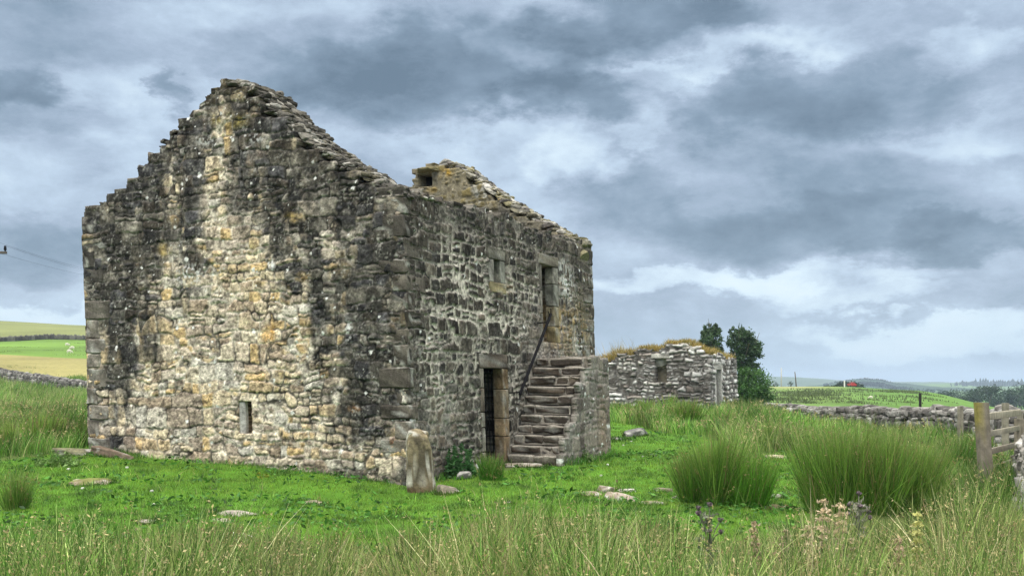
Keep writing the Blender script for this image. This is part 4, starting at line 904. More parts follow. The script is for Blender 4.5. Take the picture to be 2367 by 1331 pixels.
# the upright stone against the corner of the house
p = A([-1.35, 15.62, float(gz(-1.35, 15.62))]); V, T = ICO[4]
q = np.sign(V) * np.abs(V) ** A([.55, .55, .40]); h_ = q[:, 2]
V2 = np.stack([q[:, 0] * (.135 + .02 * (1 - h_) * .5 + .02 * (fbm(h_ * 3, q[:, 0] * 2, 7, 3) - .5)) + .03 * (1 - h_) * .5, q[:, 1] * .15, (h_ - .06 * (q[:, 0] + .3) ** 2 * (h_ > .5) + 1) * .5 * 1.06 - .16], -1)
V2 += (A([fbm(q[:, 0] * 3 + i, q[:, 2] * 4 + q[:, 1] * 2, 40 + i, 5) for i in range(3)]).T - .5) * .075
V2[:, 0] = V2[:, 0] * 1.32 - .02 * h_
nn = fbm(V2[:, 0] * 8, V2[:, 2] * 8 + V2[:, 1] * 6, 9, 4); nn = nn * .6 + .4 * vn(V2[:, 0] * 30, V2[:, 2] * 30 + V2[:, 1] * 20, 77); c = lerp(A([.085, .072, .05]), A([.24, .20, .125]), sstep(.35, .65, nn)[:, None])
c = lerp(c, A([.55, .53, .47]), sstep(.61, .68, fbm(V2[:, 0] * 16 + 3, V2[:, 2] * 15 + V2[:, 1] * 12, 19, 3))[:, None] * .8); c = lerp(c, A([.13, .085, .05]), sstep(.12, -.02, V2[:, 2])[:, None])
o = mk('standing_stone', V2, None, T, c, M_ROCK, None, True); o.location = p; tag(o, 'upright rounded ochre stone leaning at the near corner of the big house', 'stone')
BL = [
 ('stone', 1035, 1142, (.34, .26, .20), 'small pointed stone at the foot of the upright corner stone', 101, (.25,.22,.17), .35, .3, .35, 0),
 ('stone', 1072, 1108, (.24, .2, .2), 'dark grey stone half hidden among nettles by the lower door', 102, (.10,.10,.095), .3, .2, 0, 0),
 ('threshold_stone', 1212, 1079, (.72, .3, .1), 'flat pale slab at the foot of the outside stair', 103, (.33,.29,.23), .35, .1, 0, 0),
 ('boulder', 1470, 1008, (.52, .4, .32), 'grey rounded boulder on the lawn beyond the stair', 104, (.19,.19,.18), .3, .2, -.2, 0),
 ('boulder', 1535, 998, (.5, .4, .26), 'moss covered hump of rock beside the grey boulder', 105, (.33,.24,.15), .4, -.3, .25, .8),
 ('stone', 1432, 1017, (.36, .25, .08), 'low flat stone left of the grey boulder beside the house', 106, (.34,.33,.3), .3, .1, 0, 0),
 ('stone_slab', 1798, 1060, (.46, .3, .1), 'flat brown and white slab on grass between the big rush clumps', 107, (.38,.32,.24), .3, -.2, .06, .25),
 ('stone', 1798, 1152, (.2, .18, .1), 'small pale rounded stone right of the tall rush pair', 108, (.36,.34,.3), .3, 0, 0, 0),
 ('stone', 1790, 1178, (.5, .25, .1), 'brown low stone below the small pale one by the rushes', 109, (.2,.15,.1), .4, 0, 0, .2),
 ('boulder', 1400, 1142, (.26, .26, .22), 'humped rock in the middle of the stone group on the lawn', 110, (.34,.29,.23), .35, 0, 0, 0),
 ('stone_slab', 1440, 1160, (.46, .34, .15), 'tilted brownish slab right of the humped rock', 111, (.31,.26,.21), .3, -.25, .25, 0),
 ('stone_slab', 1366, 1146, (.3, .25, .1), 'small flat slab left of the humped rock', 112, (.36,.3,.23), .4, .1, 0, 0),
 ('stone_slab', 1447, 1137, (.3, .2, .06), 'thin pale slab lying behind the tilted brownish slab', 113, (.46,.43,.38), .2, .1, -.05, 0),
 ('stone', 1533, 1138, (.3, .22, .1), 'low dark stone left of the tall rush pair', 114, (.2,.17,.13), .35, 0, .05, 0),
 ('stone', 1505, 1167, (.34, .2, .09), 'mossy brown stone flush in grass below the stone group', 115, (.2,.16,.1), .4, .1, 0, .4),
 ('stone', 1575, 1152, (.3, .2, .1), 'brown stone tucked under the left side of the tall rush pair', 116, (.15,.12,.09), .4, 0, 0, .2),
 ('stone_slab', 205, 1122, (.62, .4, .15), 'mossy flat stone alone on the lawn before the left corner of the house', 117, (.30,.24,.18), .4, 0, .02, .75),
 ('stone_slab', 175, 1052, (.80, .45, .24), 'left of two long slabs lying beside the left corner of the house', 118, (.24,.21,.17), .45, .05, .05, .35),
 ('stone_slab', 258, 1057, (.85, .4, .24), 'brown slab against the wall foot at the left corner of the house', 119, (.21,.16,.12), .4, -.25, .22, 0),
 ('stone', 338, 1210, (.2, .16, .06), 'tiny pale stone alone in the long grass front left', 120, (.42,.38,.33), .3, 0, 0, 0),
 ('stone_slab', 540, 1192, (.66, .32, .09), 'long pale slab flush with the lawn front left', 121, (.42,.38,.34), .4, .02, .02, .2),
 ('stone', 510, 1207, (.3, .2, .06), 'narrow pale stone just below the long slab', 122, (.40,.36,.31), .4, -.2, .05, .2),
 ('boulder', 532, 1262, (.36, .3, .18), 'whitish lichened rock behind tall grass front left', 123, (.55,.53,.48), .3, .1, .1, 0),
 ('stone_slab', 716, 1166, (.32, .25, .07), 'small mossy slab with a rush tuft beside it mid lawn', 124, (.38,.33,.26), .3, .1, 0, .35),
 ('stone', 1172, 1166, (.12, .12, .06), 'tiny pale stone in the lawn before the stair', 125, (.46,.43,.38), .3, 0, 0, 0),
 ('rubble_heap', 1626, 952, (1.3, .6, .5), 'low heap of fallen rubble at the corner of the low ruin', 126, (.27,.25,.21), .3, .1, .1, .3),
]
for (nm, px, py, sz, lab, sd, cc, sk, yw, tl, ms) in BL: boulder(nm, px, py, sz, lab, sd, cc, sk, yw, 4, tl, .2, 'stone', ms)
for k, (px, py) in enumerate([(1487,1056),(1405,1075),(1441,1030),(1459,1021),(350,1137),(190,1130),(293,1082),(355,1168),(1945,1040),(158,1086),(1390,1100)]):
    boulder('wool_tuft', px, py, (.05, .04, .03), 'small white tuft of sheep wool lying on the lawn', 200 + k, (.75, .74, .7), .1, k, 2, 0, .3, 'wool tuft', 0, None, 'wool tufts on the lawn')
# ------------------------------------------------------------------ grass and rushes
def blades(P, Ln, Wd, phi, th0, curve, col, n=3, r=rng, tipcol=None):
    N_ = len(P); Ln = np.broadcast_to(Ln, (N_,)); Wd = np.broadcast_to(Wd, (N_,)); psi = r.uniform(0, math.pi, N_)
    w = np.stack([np.cos(psi), np.sin(psi) * .6, np.zeros(N_)], -1); p = P.copy(); V = []
    for k in range(n):
        wk = (Wd * (1 - .75 * (k / n) ** 1.5) / 2)[:, None]; V += [p - w * wk, p + w * wk]
        th = th0 + curve * ((k + .5) / n) ** 1.3; st = (Ln / n)[:, None]
        p = p + st * np.stack([np.sin(th) * np.cos(phi), np.sin(th) * np.sin(phi), np.cos(th)], -1)
    V.append(p); m = 2 * n + 1; V = np.stack(V, 1).reshape(-1, 3); base = (np.arange(N_) * m)[:, None]
    Q = np.vstack([base + A([2 * k, 2 * k + 1, 2 * k + 3, 2 * k + 2]) for k in range(n - 1)]) if n > 1 else None
    T = base + A([2 * n - 2, 2 * n - 1, 2 * n])
    C = np.repeat(col[:, None, :], m, 1)
    if tipcol is not None: C[:, -1] = tipcol; C[:, -3:-1] = C[:, -3:-1] * .6 + tipcol[:, None, :] * .4
    return V, Q, T, C.reshape(-1, 3), p
def stuff(name, bag, label, cat='grass', mat=M_GRASS): return tag(bag.build(name, mat), label, cat, kind='stuff')
HOUSE_POLY = [tuple(LC + A([-.02, .0])), tuple(C0), tuple(C0 + 3.3 * SU), tuple(C0 + 3.3 * SU + 1.1 * SN), tuple(C0 + 5.9 * SU + 1.12 * SN), tuple(C0 + 5.9 * SU), tuple(C0 + SL * SU), tuple(LC + SL * SU)]
RUIN_POLY = [tuple(RL), tuple(RO), tuple(RO + 4 * SU), tuple(RL + 4 * SU)]
def outside(x, y): return ~(inpoly(x, y, HOUSE_POLY) | inpoly(x, y, RUIN_POLY))
def scatter(n, y0, y1, margin=1.5, pw=1.0):
    y = y0 + (y1 - y0) * rng.random(n) ** pw; half = CX / F * y + margin; x = (rng.random(n) * 2 - 1) * half
    return x, y
def pal(cols, n, w=None, j=.22):
    i = rng.choice(len(cols), n, p=w); return A(cols)[i] * (1 + j * rng.normal(size=(n, 1))).clip(.4, 1.8)
LAWN = LAWN_L
# short turf
bg = Bag()
for (y0, y1, n, hh, ww) in ((7.5, 12, 150000, (.025, .07), .006), (12, 18, 150000, (.025, .07), .009), (18, 27, 110000, (.03, .08), .014), (27, 40, 50000, (.04, .10), .022)):
    x, y = scatter(n, y0, y1, .6); px, py = project(x, y, gz0(x, y)); k = inpoly(px, py, LAWN) & outside(x, y); x, y = x[k], y[k]; n = len(x)
    P = np.stack([x, y, gz(x, y) - .005], -1)
    f = fbm(x * 1.3, y * 1.3, 401, 4); g = fbm(x * 4.5, y * 4.5, 402, 3); big = fbm(x * .35, y * .35, 403, 3)
    col = lerp(A([.075, .155, .018]), A([.185, .32, .034]), sstep(.3, .7, f)[:, None]); col = lerp(col, A([.20, .33, .04]), (sstep(.5, .75, big) * .6)[:, None])
    col = lerp(col, A([.045, .11, .02]), (sstep(.56, .72, g) * .75)[:, None]); col = col * (1 + .25 * rng.normal(size=(n, 1))).clip(.4, 1.8)
    Lb = rng.uniform(*hh, n) * (.7 + .9 * sstep(.5, .75, g))
    V, Q, T, C, _ = blades(P, Lb, ww * rng.uniform(.7, 1.4, n), rng.uniform(0, 6.28, n), rng.uniform(.1, .7, n), rng.uniform(0, .8, n), col, 1); bg.add(V, Q, T, C)
# broader leaves in the turf: clover, docks, young thistles
x, y = scatter(20000, 9, 26, .5); px, py = project(x, y, gz0(x, y)); k = inpoly(px, py, LAWN) & outside(x, y) & (fbm(x * 1.6, y * 1.6, 411, 3) > .53); x, y = x[k], y[k]
P = np.stack([x, y, gz(x, y) + rng.uniform(.02, .09, len(x))], -1); V, T, C = leaves(P, .022 + .0012 * y, pal([(.05,.16,.02),(.08,.22,.03),(.035,.11,.016)], len(x)), .2, rng, .6); bg.add(V, None, T, C)
stuff('lawn_grass', bg, 'short bright green sheep-cropped turf around the house')

LG = [(.15,.25,.055),(.23,.32,.085),(.10,.20,.035),(.33,.36,.14),(.065,.14,.028),(.50,.44,.24),(.19,.32,.05)]
def tall(bag, x, y, h, wd, cols, w=None, lean=(.05, .45), curve=(.1, .9), n=4, wind=0., heads=0., hcol=(.36, .31, .15), tip=None, headsize=.011):
    N_ = len(x); P = np.stack([x, y, gz(x, y) - .02], -1); phi = rng.uniform(0, 6.28, N_) 
    if wind: phi = np.where(rng.random(N_) < wind, rng.normal(.2, .9, N_), phi)
    tn = fbm(x * .9, y * .9, 421, 3); col = pal(cols, N_, w) * (.55 + .9 * sstep(.25, .75, tn))[:, None]; gn = sstep(.4, .65, fbm(x * .7 + 9, y * .8, 422, 3))[:, None]; col = lerp(col, col * A([.68, .95, .6]), gn)
    V, Q, T, C, tipP = blades(P, h, wd, phi, rng.uniform(*lean, N_), rng.uniform(*curve, N_), col, n, rng, None if tip is None else np.tile(A(tip), (N_, 1)) * rng.uniform(.6, 1.3, (N_, 1)))
    bag.add(V, Q, T, C)
    if heads:
        k = rng.random(N_) < heads; q = V.reshape(N_, 2 * n + 1, 3)[k]; m = len(q)
        a = (q[:, 2 * n - 2] + q[:, 2 * n - 1]) / 2; b_ = q[:, 2 * n]; 
        for _ in range(6):
            f = rng.uniform(-.1, .75, (m, 1)); PP = a * (1 - f) + b_ * f + rng.normal(size=(m, 3)) * headsize * .9
            V2, T2, C2 = leaves(PP, headsize * np.maximum(1, q[:, 0, 1:2].ravel() * .11), A(hcol), .35); bag.add(V2, None, T2, C2)
# the band of long grass and rushes nearest the camera
bg = Bag()
def top_row(px): return np.interp(px, [-100,0,60,130,250,400,470,600,700,780,830,870,900,960,1050,1150,1250,1350,1450,1560,1640,1720,1800,1900,2000,2100,2200,2300,2400,2500],
                                  [1235,1240,1248,1232,1225,1205,1190,1195,1200,1225,1265,1300,1250,1222,1205,1180,1160,1178,1190,1190,1258,1245,1228,1205,1190,1170,1150,1125,1118,1115])
def front(n, y0, y1, wd, cols, w, **k):
    x, y = scatter(n, y0, y1, .4); px = CX + x / y * F
    cl = fbm(x * 2.2, y * 2.0, 431, 3); want = EYE - (top_row(px) - 14 - HOR) / F * y - gz(x, y)
    big = fbm(x * .8 + 3, y * .9, 433, 3); hh = np.clip(want, .0, 1.0) * rng.uniform(.4, 1.0, n) * (.50 + .62 * sstep(.32, .62, cl)) * (.75 + .4 * sstep(.35, .6, big))
    kk = (hh > .09) & (rng.random(n) < .15 + 1.3 * sstep(.3, .6, cl))
    tall(bg, x[kk], y[kk], hh[kk] * 1.06, wd * (.4 + .11 * y[kk]) * rng.uniform(.6, 1.3, kk.sum()), cols, w, **k)
front(32000, 5.0, 10.4, .0085, [(.92 * c_[0], 1.08 * c_[1], .85 * c_[2]) for c_ in LG], [.22,.2,.2,.12,.14,.05,.07], lean=(.02, .5), curve=(.05, .95), heads=.05, tip=(.31, .34, .12), wind=.4)
front(20000, 5.0, 10.2, .0066, [(.06,.12,.024),(.045,.09,.02),(.09,.155,.034)], None, lean=(.0, .3), curve=(0, .35), heads=.2, hcol=(.36, .31, .14))
front(5600, 5.0, 9.6, .0078, [(.58,.49,.28),(.66,.58,.37),(.48,.40,.22)], None, lean=(.05, .7), curve=(.0, .5), heads=.35, hcol=(.42, .34, .19))
tuft_c = []
for k in range(64):
    y0 = rng.uniform(5.6, 9.3); x0 = rng.uniform(-1, 1) * (CX / F * y0 + .2); pxc = CX + x0 / y0 * F
    h0 = EYE - (top_row(pxc) - 22 - HOR) / F * y0 - float(gz(x0, y0))
    if h0 < .18: continue
    h0 = min(h0, .95) * rng.uniform(.8, 1.05); m = int(rng.uniform(70, 190)); rr = np.abs(rng.normal(0, .07, m)); ph = rng.uniform(0, 6.28, m); x = x0 + rr * np.cos(ph); y = y0 + rr * np.sin(ph)
    kind = rng.random(); cs = [(.06,.13,.026),(.085,.17,.034),(.045,.095,.02),(.15,.20,.06)] if kind < .6 else [(.17,.25,.06),(.25,.30,.10),(.40,.36,.18),(.12,.2,.045)]
    c = pal(cs, m); P = np.stack([x, y, gz(x, y) - .02], -1); tl_ = rng.normal(0, .16)
    V, Q, T, C, tp = blades(P, h0 * rng.uniform(.45, 1.1, m), (.0085 if kind < .6 else .011) * (.4 + .09 * y0) * rng.uniform(.7, 1.3, m), ph, np.clip(rr * 3.2 + rng.normal(size=m) * .12 + abs(tl_), 0, 1.1), rng.uniform(.05, .9 if kind > .6 else .45, m), c, 4, rng, c * .45 + A([.22, .20, .085])); bg.add(V, Q, T, C)
    k2 = rng.random(m) < .4; a = P[k2] * .22 + tp[k2] * .78
    for _ in range(5): V2, T2, C2 = leaves(a + rng.normal(size=a.shape) * .012, .010, A([.30, .25, .11]), .35); bg.add(V2, None, T2, C2)
stuff('long_grass', bg, 'long seeding grass and rushes along the front of the picture')
# rough meadow, left behind the lawn and right of the house
bm_ = Bag()
MEAD_R = [(1400,968),(1400,925),(1500,905),(1700,948),(2420,925),(3100,920),(3100,1330),(2420,1330),(1960,1180),(1880,1110),(1850,1048),(1700,1058),(1650,1015),(1600,1006),(1520,1002),(1480,985),(1440,980)]
MEAD_L = [(-200,870),(240,880),(240,1028),(205,1034),(120,1048),(0,1060),(-200,1066)]
def meadow(cnt, y0, y1, poly, h, wd, cols, w=None, dens=.0, xr=None, **k):
    x, y = scatter(cnt, y0, y1, 2.)
    if xr: x = rng.uniform(xr[0], xr[1], cnt) * y
    px, py = project(x, y, gz0(x, y)); c = fbm(x * .55, y * .4, 441, 4); kk = inpoly(px, py, poly) & outside(x, y) & (c > dens)
    x, y, c = x[kk], y[kk], c[kk]; N_ = len(x); hh = rng.uniform(*h, N_) * (.55 + .9 * sstep(.3, .7, c))
    tall(bm_, x, y, hh, wd * y * rng.uniform(.6, 1.3, N_), cols, w, **k)
MC = [(.13,.23,.05),(.21,.29,.08),(.085,.17,.035),(.29,.31,.12),(.17,.29,.06),(.40,.37,.19)]
meadow(44000, 13.5, 22, MEAD_R, (.25, .55), .00095, MC, [.25,.2,.25,.1,.15,.05], xr=(.13, .75), n=3, lean=(.02,.4), heads=.08)
meadow(56000, 22, 36, MEAD_R, (.3, .6), .0009, MC, [.22,.25,.15,.15,.16,.07], xr=(.06, .75), n=3, lean=(.02,.4), heads=.06)
meadow(22000, 36, 50, MEAD_R, (.18, .42), .0008, MC, [.25,.2,.25,.1,.15,.05], xr=(.06, .52), n=2, lean=(.02,.4))
meadow(30000, 17.5, 34, MEAD_L, (.3, .62), .0007, MC, [.25,.2,.2,.15,.1,.1], xr=(-.55, -.37), n=3, lean=(.02,.4), wind=.6, heads=.06)
meadow(42000, 34, 104, MEAD_L, (.45, .8), .0006, MC, [.22,.22,.16,.2,.1,.1], xr=(-.55, -.36), n=3, lean=(.02,.45), wind=.6)
stuff('meadow_grass', bm_, 'rough tall rushy meadow grass behind and beside the lawn')
# sparse taller blades along the lawn's edges and wall foot
bw = Bag()
for (O, U, N2, L0, L1, n, h) in ((LC, GU, GN, .0, 6.4, 900, (.05, .16)), (C0, SU, SN, .4, 3.3, 500, (.06, .2)), (KO, SU, SN, .1, 2.5, 500, (.08, .28)), (RL, GU, GN, 1.5, 6.6, 1600, (.12, .35)), (RO, SU, SN, 0, 4, 700, (.2, .55))):
    s = rng.uniform(L0, L1, n); w_ = np.abs(rng.normal(0, .10 if h[1] < .3 else .4, n)) + .03; x = O[0] + s * U[0] + w_ * N2[0]; y = O[1] + s * U[1] + w_ * N2[1]
    tall(bw, x, y, rng.uniform(*h, n), .010 if h[1] < .3 else .018, [(.10,.25,.03),(.14,.32,.04),(.08,.17,.035),(.25,.30,.1)], None, n=3, lean=(.05, .5))
for (sx_, sy_, w1, w2) in STONES:                                  # turf closing round every stone
    n = int(240 + 300 * w1); a = rng.uniform(0, 6.28, n); q = rng.normal(1.02, .10, n); x = sx_ + np.cos(a) * q * w1 * .52; y = sy_ + np.sin(a) * q * w2 * .52
    tall(bw, x, y, rng.uniform(.04, .13, n), .0009 * sy_, [(.08,.19,.022),(.12,.27,.03),(.05,.12,.02),(.22,.27,.08)], None, n=2, lean=(.05, .7))
x, y = scatter(5000, 8.5, 26, .5); px, py = project(x, y, gz0(x, y)); k = inpoly(px, py, LAWN) & outside(x, y) & (fbm(x * .8, y * .8, 451, 3) > .52); tall(bw, x[k], y[k], rng.uniform(.08, .2, k.sum()), .0007 * y[k], [(.18,.33,.045),(.25,.36,.07),(.42,.4,.17)], None, n=2, lean=(.1, .7))
stuff('edge_grass', bw, 'uncut grass blades fringing the wall feet and stones')
# grass growing on the broken top of the ruin
bt = Bag()
for (O, U, N2, prof, a, b_, n, h) in ((RL, GU, GN, prof_r, 1.8, 3.75, 2600, (.15, .5)), (RL, GU, GN, prof_r, 4.35, 6.6, 3600, (.12, .34)), (RO, SU, SN, prof_q, 0, 3.9, 2600, (.12, .32)), (RL, GU, GN, prof_r, 3.7, 4.35, 350, (.1, .2))):
    s = rng.uniform(a, b_, n); w_ = -rng.uniform(.02, .72, n); x = O[0] + s * U[0] + w_ * N2[0]; y = O[1] + s * U[1] + w_ * N2[1]
    z = np.interp(s, [p[0] for p in prof], [p[1] for p in prof]) - .04; hh = rng.uniform(*h, n) * (.5 + fbm(s * 2, s * 0, 461, 3))
    x = x + LEAN0 + LEAN1 * z
    col = pal([(.36,.26,.09),(.28,.22,.07),(.42,.33,.14),(.20,.20,.05)], n) * 1.0
    V, Q, T, C, _ = blades(np.stack([x, y, z], -1), hh, .022, rng.uniform(0, 6.28, n), rng.uniform(.05, .7, n), rng.uniform(.1, .9, n), col, 3); bt.add(V, Q, T, C)
n = 130; s = rng.uniform(1.2, 3.9, n); x = RL[0] + s * GU[0]; y = RL[1] + s * GU[1]; z = np.interp(s, [p[0] for p in prof_r], [p[1] for p in prof_r]) - .02
V, Q, T, C, _ = blades(np.stack([x, y, z], -1), rng.uniform(.4, .85, n), .010, rng.normal(3.3, .8, n), rng.uniform(.05, .4, n), rng.uniform(.1, .8, n), pal([(.45,.36,.2)], n), 4); bt.add(V, Q, T, C)
# green tuft hanging over the corner
P = np.vstack([hit(1, 1)[None]])[:0]
stuff('wall_top_grass', bt, 'dry yellow grass growing along the broken top of the low ruin')

# single rush clumps
def rush(px, py, w, h, n, label, seed, cols=None, d=None, heads=.12, ob=1.0, name='rush_clump', cat='rushes', group='rush clumps', straw=.035):
    global rng
    keep = rng; rng = np.random.default_rng(seed); p = hit(px, py) if d is None else at(px, d); D = p[1]; wm, hm = w / F * D, h / F * D
    rr = np.sqrt(rng.random(n)) * .36; ph = rng.uniform(0, 6.28, n); x = p[0] + rr * np.cos(ph) * wm; y = p[1] + .18 * wm + rr * np.sin(ph) * wm * .7 * ob
    kc = max(3, int(w / 26)); cx_, cy_, ch_ = rng.uniform(-.44, .44, kc) * wm, rng.uniform(-.2, .3, kc) * wm * ob, rng.uniform(.58, 1.16, kc); wi = rng.integers(kc, size=n)
    ch_ = ch_ * (1 - .15 * (np.abs(cx_) / (.44 * wm)) ** 2); tr = min(.13, .26 * wm); x = p[0] + cx_[wi] + rr * np.cos(ph) * tr / .36; y = p[1] + .18 * wm + cy_[wi] + rr * np.sin(ph) * tr / .36
    L = hm * ch_[wi] * rng.uniform(.35, 1.15, n) ** 1.15; phi = ph + rng.normal(size=n) * .8; th = np.clip(rr / .36 * .36 + rng.normal(size=n) * .09, 0, 1.0); bt_ = rng.random(n) < .04; th = np.where(bt_, rng.uniform(.6, 1.3, n), th)
    phi = np.where(rng.random(n) < .4, np.arctan2(.3 * rng.normal(size=n), cx_[wi] + 1e-3 + rng.normal(size=n) * .1), phi)
    c = cols or [(.045,.085,.018),(.06,.11,.022),(.035,.065,.016),(.09,.14,.03),(.12,.15,.045)]
    c = [(1.5 * c_[0], 2.0 * c_[1], 1.15 * c_[2]) for c_ in c]
    col = pal(c, n); s = rng.random(n) < straw; col[s] = A([.33, .25, .12]) * rng.uniform(.6, 1.2, (s.sum(), 1))
    b = Bag(); P = np.stack([x, y, gz(x, y) - .03], -1)
    b.add(*tube(np.stack([p[0] + np.sort(cx_), p[1] + .18 * wm + cy_[np.argsort(cx_)], np.full(kc, p[2] - .06)], -1), .02, 5), col=(.1, .09, .05))
    V, Q, T, C, tipP = blades(P, L, max(.0055, .00075 * D) * rng.uniform(.8, 1.3, n), phi, th, rng.uniform(.0, .32, n), col, 4, rng, col * .6 + A([.12, .13, .045])); b.add(V, Q, T, C)
    if heads:
        k = rng.random(n) < heads; q = V.reshape(n, 9, 3)[k]; a = (q[:, 6] + q[:, 7]) / 2; e = q[:, 8]
        for _ in range(4):
            f = rng.uniform(-.1, .5, (k.sum(), 1)); V2, T2, C2 = leaves(a * (1 - f) + e * f + rng.normal(size=(k.sum(), 3)) * .008, max(.010, .0009 * D), A([.22, .17, .07]), .35); b.add(V2, None, T2, C2)
    o = mk(name, np.vstack(b.V) - p, np.vstack(b.Q), np.vstack(b.T), np.vstack(b.C), M_GRASS); o.location = p; rng = keep
    return tag(o, label, cat, group)
rush(1640, 1168, 135, 165, 4400, 'large dark rush clump standing alone on the lawn right of the stair', 501, ob=.8)
rush(1738, 1172, 78, 128, 2000, 'smaller bright rush clump touching the large dark one on the lawn', 502, [(.06,.13,.02),(.08,.16,.025),(.05,.10,.02)])
rush(1985, 1188, 190, 215, 5000, 'tallest rush clump at the left edge of the right-hand meadow', 503)
rush(2120, 1190, 210, 190, 4000, 'broad rush clump filling the middle of the right-hand meadow', 504, [(.05,.095,.02),(.08,.12,.03),(.13,.15,.05),(.04,.075,.018)])
rush(2190, 1120, 150, 130, 1500, 'dark rush clump just left of the fence post', 505, [(.035,.085,.018),(.05,.10,.022),(.03,.06,.018)])
rush(1960, 1010, 110, 60, 900, 'dark round rush clump in the far meadow before the long wall', 506)
rush(1530, 972, 110, 62, 1300, 'yellowish green rush clump behind the mossy hump of rock', 507, [(.09,.15,.03),(.12,.17,.04),(.07,.11,.025)])
rush(1580, 992, 80, 70, 1100, 'dark rush clump between the low ruin and the lawn', 508)
rush(1450, 962, 70, 45, 500, 'small rush clump between the house and the grey boulder', 509)
rush(8, 1182, 60, 105, 700, 'rush clump cut by the left edge of the lawn', 510, [(.05,.085,.022),(.07,.11,.03),(.12,.13,.05)])
rush(1125, 1112, 62, 85, 700, 'dark rush clump before the iron-gated lower door', 511, [(.03,.075,.014),(.045,.10,.018),(.06,.11,.022)])
rush(738, 1168, 24, 32, 60, 'tiny rush tuft beside the mossy slab mid lawn', 512)
rush(1160, 1300, 180, 130, 900, 'brownish rush clump in the front grass below the stair', 513, [(.07,.10,.03),(.11,.12,.045),(.16,.14,.06)], heads=.4, straw=.2)
rush(640, 1330, 260, 130, 1000, 'dark green rush clump in the front grass below the gable', 514, heads=.35)
rush(1330, 1290, 200, 120, 900, 'straight dark rush clump in the front grass below the stone group', 515, heads=.35)
rush(1890, 1062, 120, 75, 900, 'pale feathery rush clump behind the flat brown and white slab', 516, [(.12,.17,.05),(.16,.2,.07),(.09,.13,.035)])
rush(1760, 1040, 120, 62, 900, 'light green rush clump at the back edge of the lawn', 517, [(.10,.16,.035),(.13,.18,.05),(.08,.12,.03)])
rush(60, 1040, 150, 95, 1300, 'pale rush clump at the back left edge of the lawn', 518, [(.10,.14,.035),(.16,.18,.06),(.07,.10,.025)])
rush(160, 1032, 90, 80, 900, 'dark rush clump beside the slabs at the left corner of the house', 519, [(.03,.055,.015),(.045,.08,.02)])
# leafy weeds
def weed(px, py, h, w, n, label, seed, col=(.04, .10, .022), leaf=.035, stalks=9, name='nettle_patch', cat='nettles', d=None, flower=None, spread=.5, group=None):
    r = np.random.default_rng(seed); p = hit(px, py) if d is None else at(px, d); D = p[1]; hm, wm = h / F * D, w / F * D; b = Bag(); c = A(col)
    b.add(*tube([[-.5 * wm, .1 * wm, -.06], [0, .1 * wm, -.07], [.5 * wm, .1 * wm, -.06]], .02, 5), col=c * .5)
    for k in range(stalks):
        x = r.uniform(-.5, .5) * wm; H = hm * r.uniform(.5, 1.0) * (1 - .35 * abs(x / wm) * 2); y = r.uniform(-.1, .3) * wm; e = A([x + r.normal() * .06 * hm, y, H])
        z0 = float(gz(p[0] + x, p[1] + y)) - p[2]
        b.add(*tube([[x, y, z0 - .03], [x + r.normal() * .01, y, H * .5], e], [.006, .005, .002], 5), col=c * 1.1)
        m = n // stalks; f = r.random(m) ** .8; PP = A([x, y, 0]) * (1 - f[:, None]) + e * f[:, None] + r.normal(size=(m, 3)) * A([1, 1, .4]) * .09 * spread * (1.2 - f[:, None])
        V, T, C = leaves(PP, leaf * (1.25 - .7 * f), c * (1 + .5 * (fbm(PP[:, 0] * 9, PP[:, 2] * 9, seed, 2) - .5))[:, None], .22, r, .3); b.add(V, None, T, C)
        if flower is not None:
            m = 40; f = r.uniform(.5, 1, m); PP = A([x, y, 0]) * (1 - f[:, None]) + e * f[:, None] + r.normal(size=(m, 3)) * A([.03, .03, .01]); V, T, C = leaves(PP, .014, A(flower), .3, r); b.add(V, None, T, C)
    o = mk(name, np.vstack(b.V), np.vstack(b.Q), np.vstack(b.T), np.vstack(b.C), M_LEAF); o.location = p; return tag(o, label, cat, group)
weed(1062, 1104, 95, 75, 900, 'dark leafy nettles growing against the side wall left of the lower door', 601, (.055, .15, .045), .045, 12)
weed(1325, 1070, 62, 80, 700, 'greyish weeds growing at the foot of the stair flank', 602, (.15, .23, .08), .03, 14, 'weed_patch', 'weeds')
weed(1378, 1054, 48, 50, 300, 'small weeds at the far corner of the stair flank', 603, (.14, .21, .08), .03, 8, 'weed_patch', 'weeds')
weed(130, 1078, 45, 110, 600, 'low pale leafy weeds before the two slabs at the left corner', 604, (.17, .28, .08), .035, 14, 'weed_patch', 'weeds')
weed(1680, 965, 40, 90, 500, 'dark nettles at the foot of the low ruin doorway', 605, (.07, .15, .05), .09, 12)
weed(1450, 945, 45, 130, 700, 'dark nettles along the foot of the low ruin left part', 606, (.07, .14, .055), .09, 14)
weed(1590, 948, 36, 110, 500, 'dark nettles before the low ruin right of its window hole', 607, (.07, .13, .055), .09, 12)
weed(2225, 1105, 70, 110, 800, 'broad dark leafy weeds just left of the fence post foot', 608, (.07, .16, .04), .05, 14, 'weed_patch', 'weeds')
weed(2320, 1140, 90, 80, 900, 'tall leafy weeds under the fence rails', 609, (.10, .23, .06), .045, 12, 'weed_patch', 'weeds')
weed(604, 1104, 14, 26, 60, 'yellow green tuft of weed at the gable foot', 610, (.22, .26, .03), .03, 6, 'weed_patch', 'weeds')
weed(1760, 985, 34, 160, 700, 'dark weeds before the left end of the long wall', 611, (.10, .16, .06), .08, 16, 'weed_patch', 'weeds')
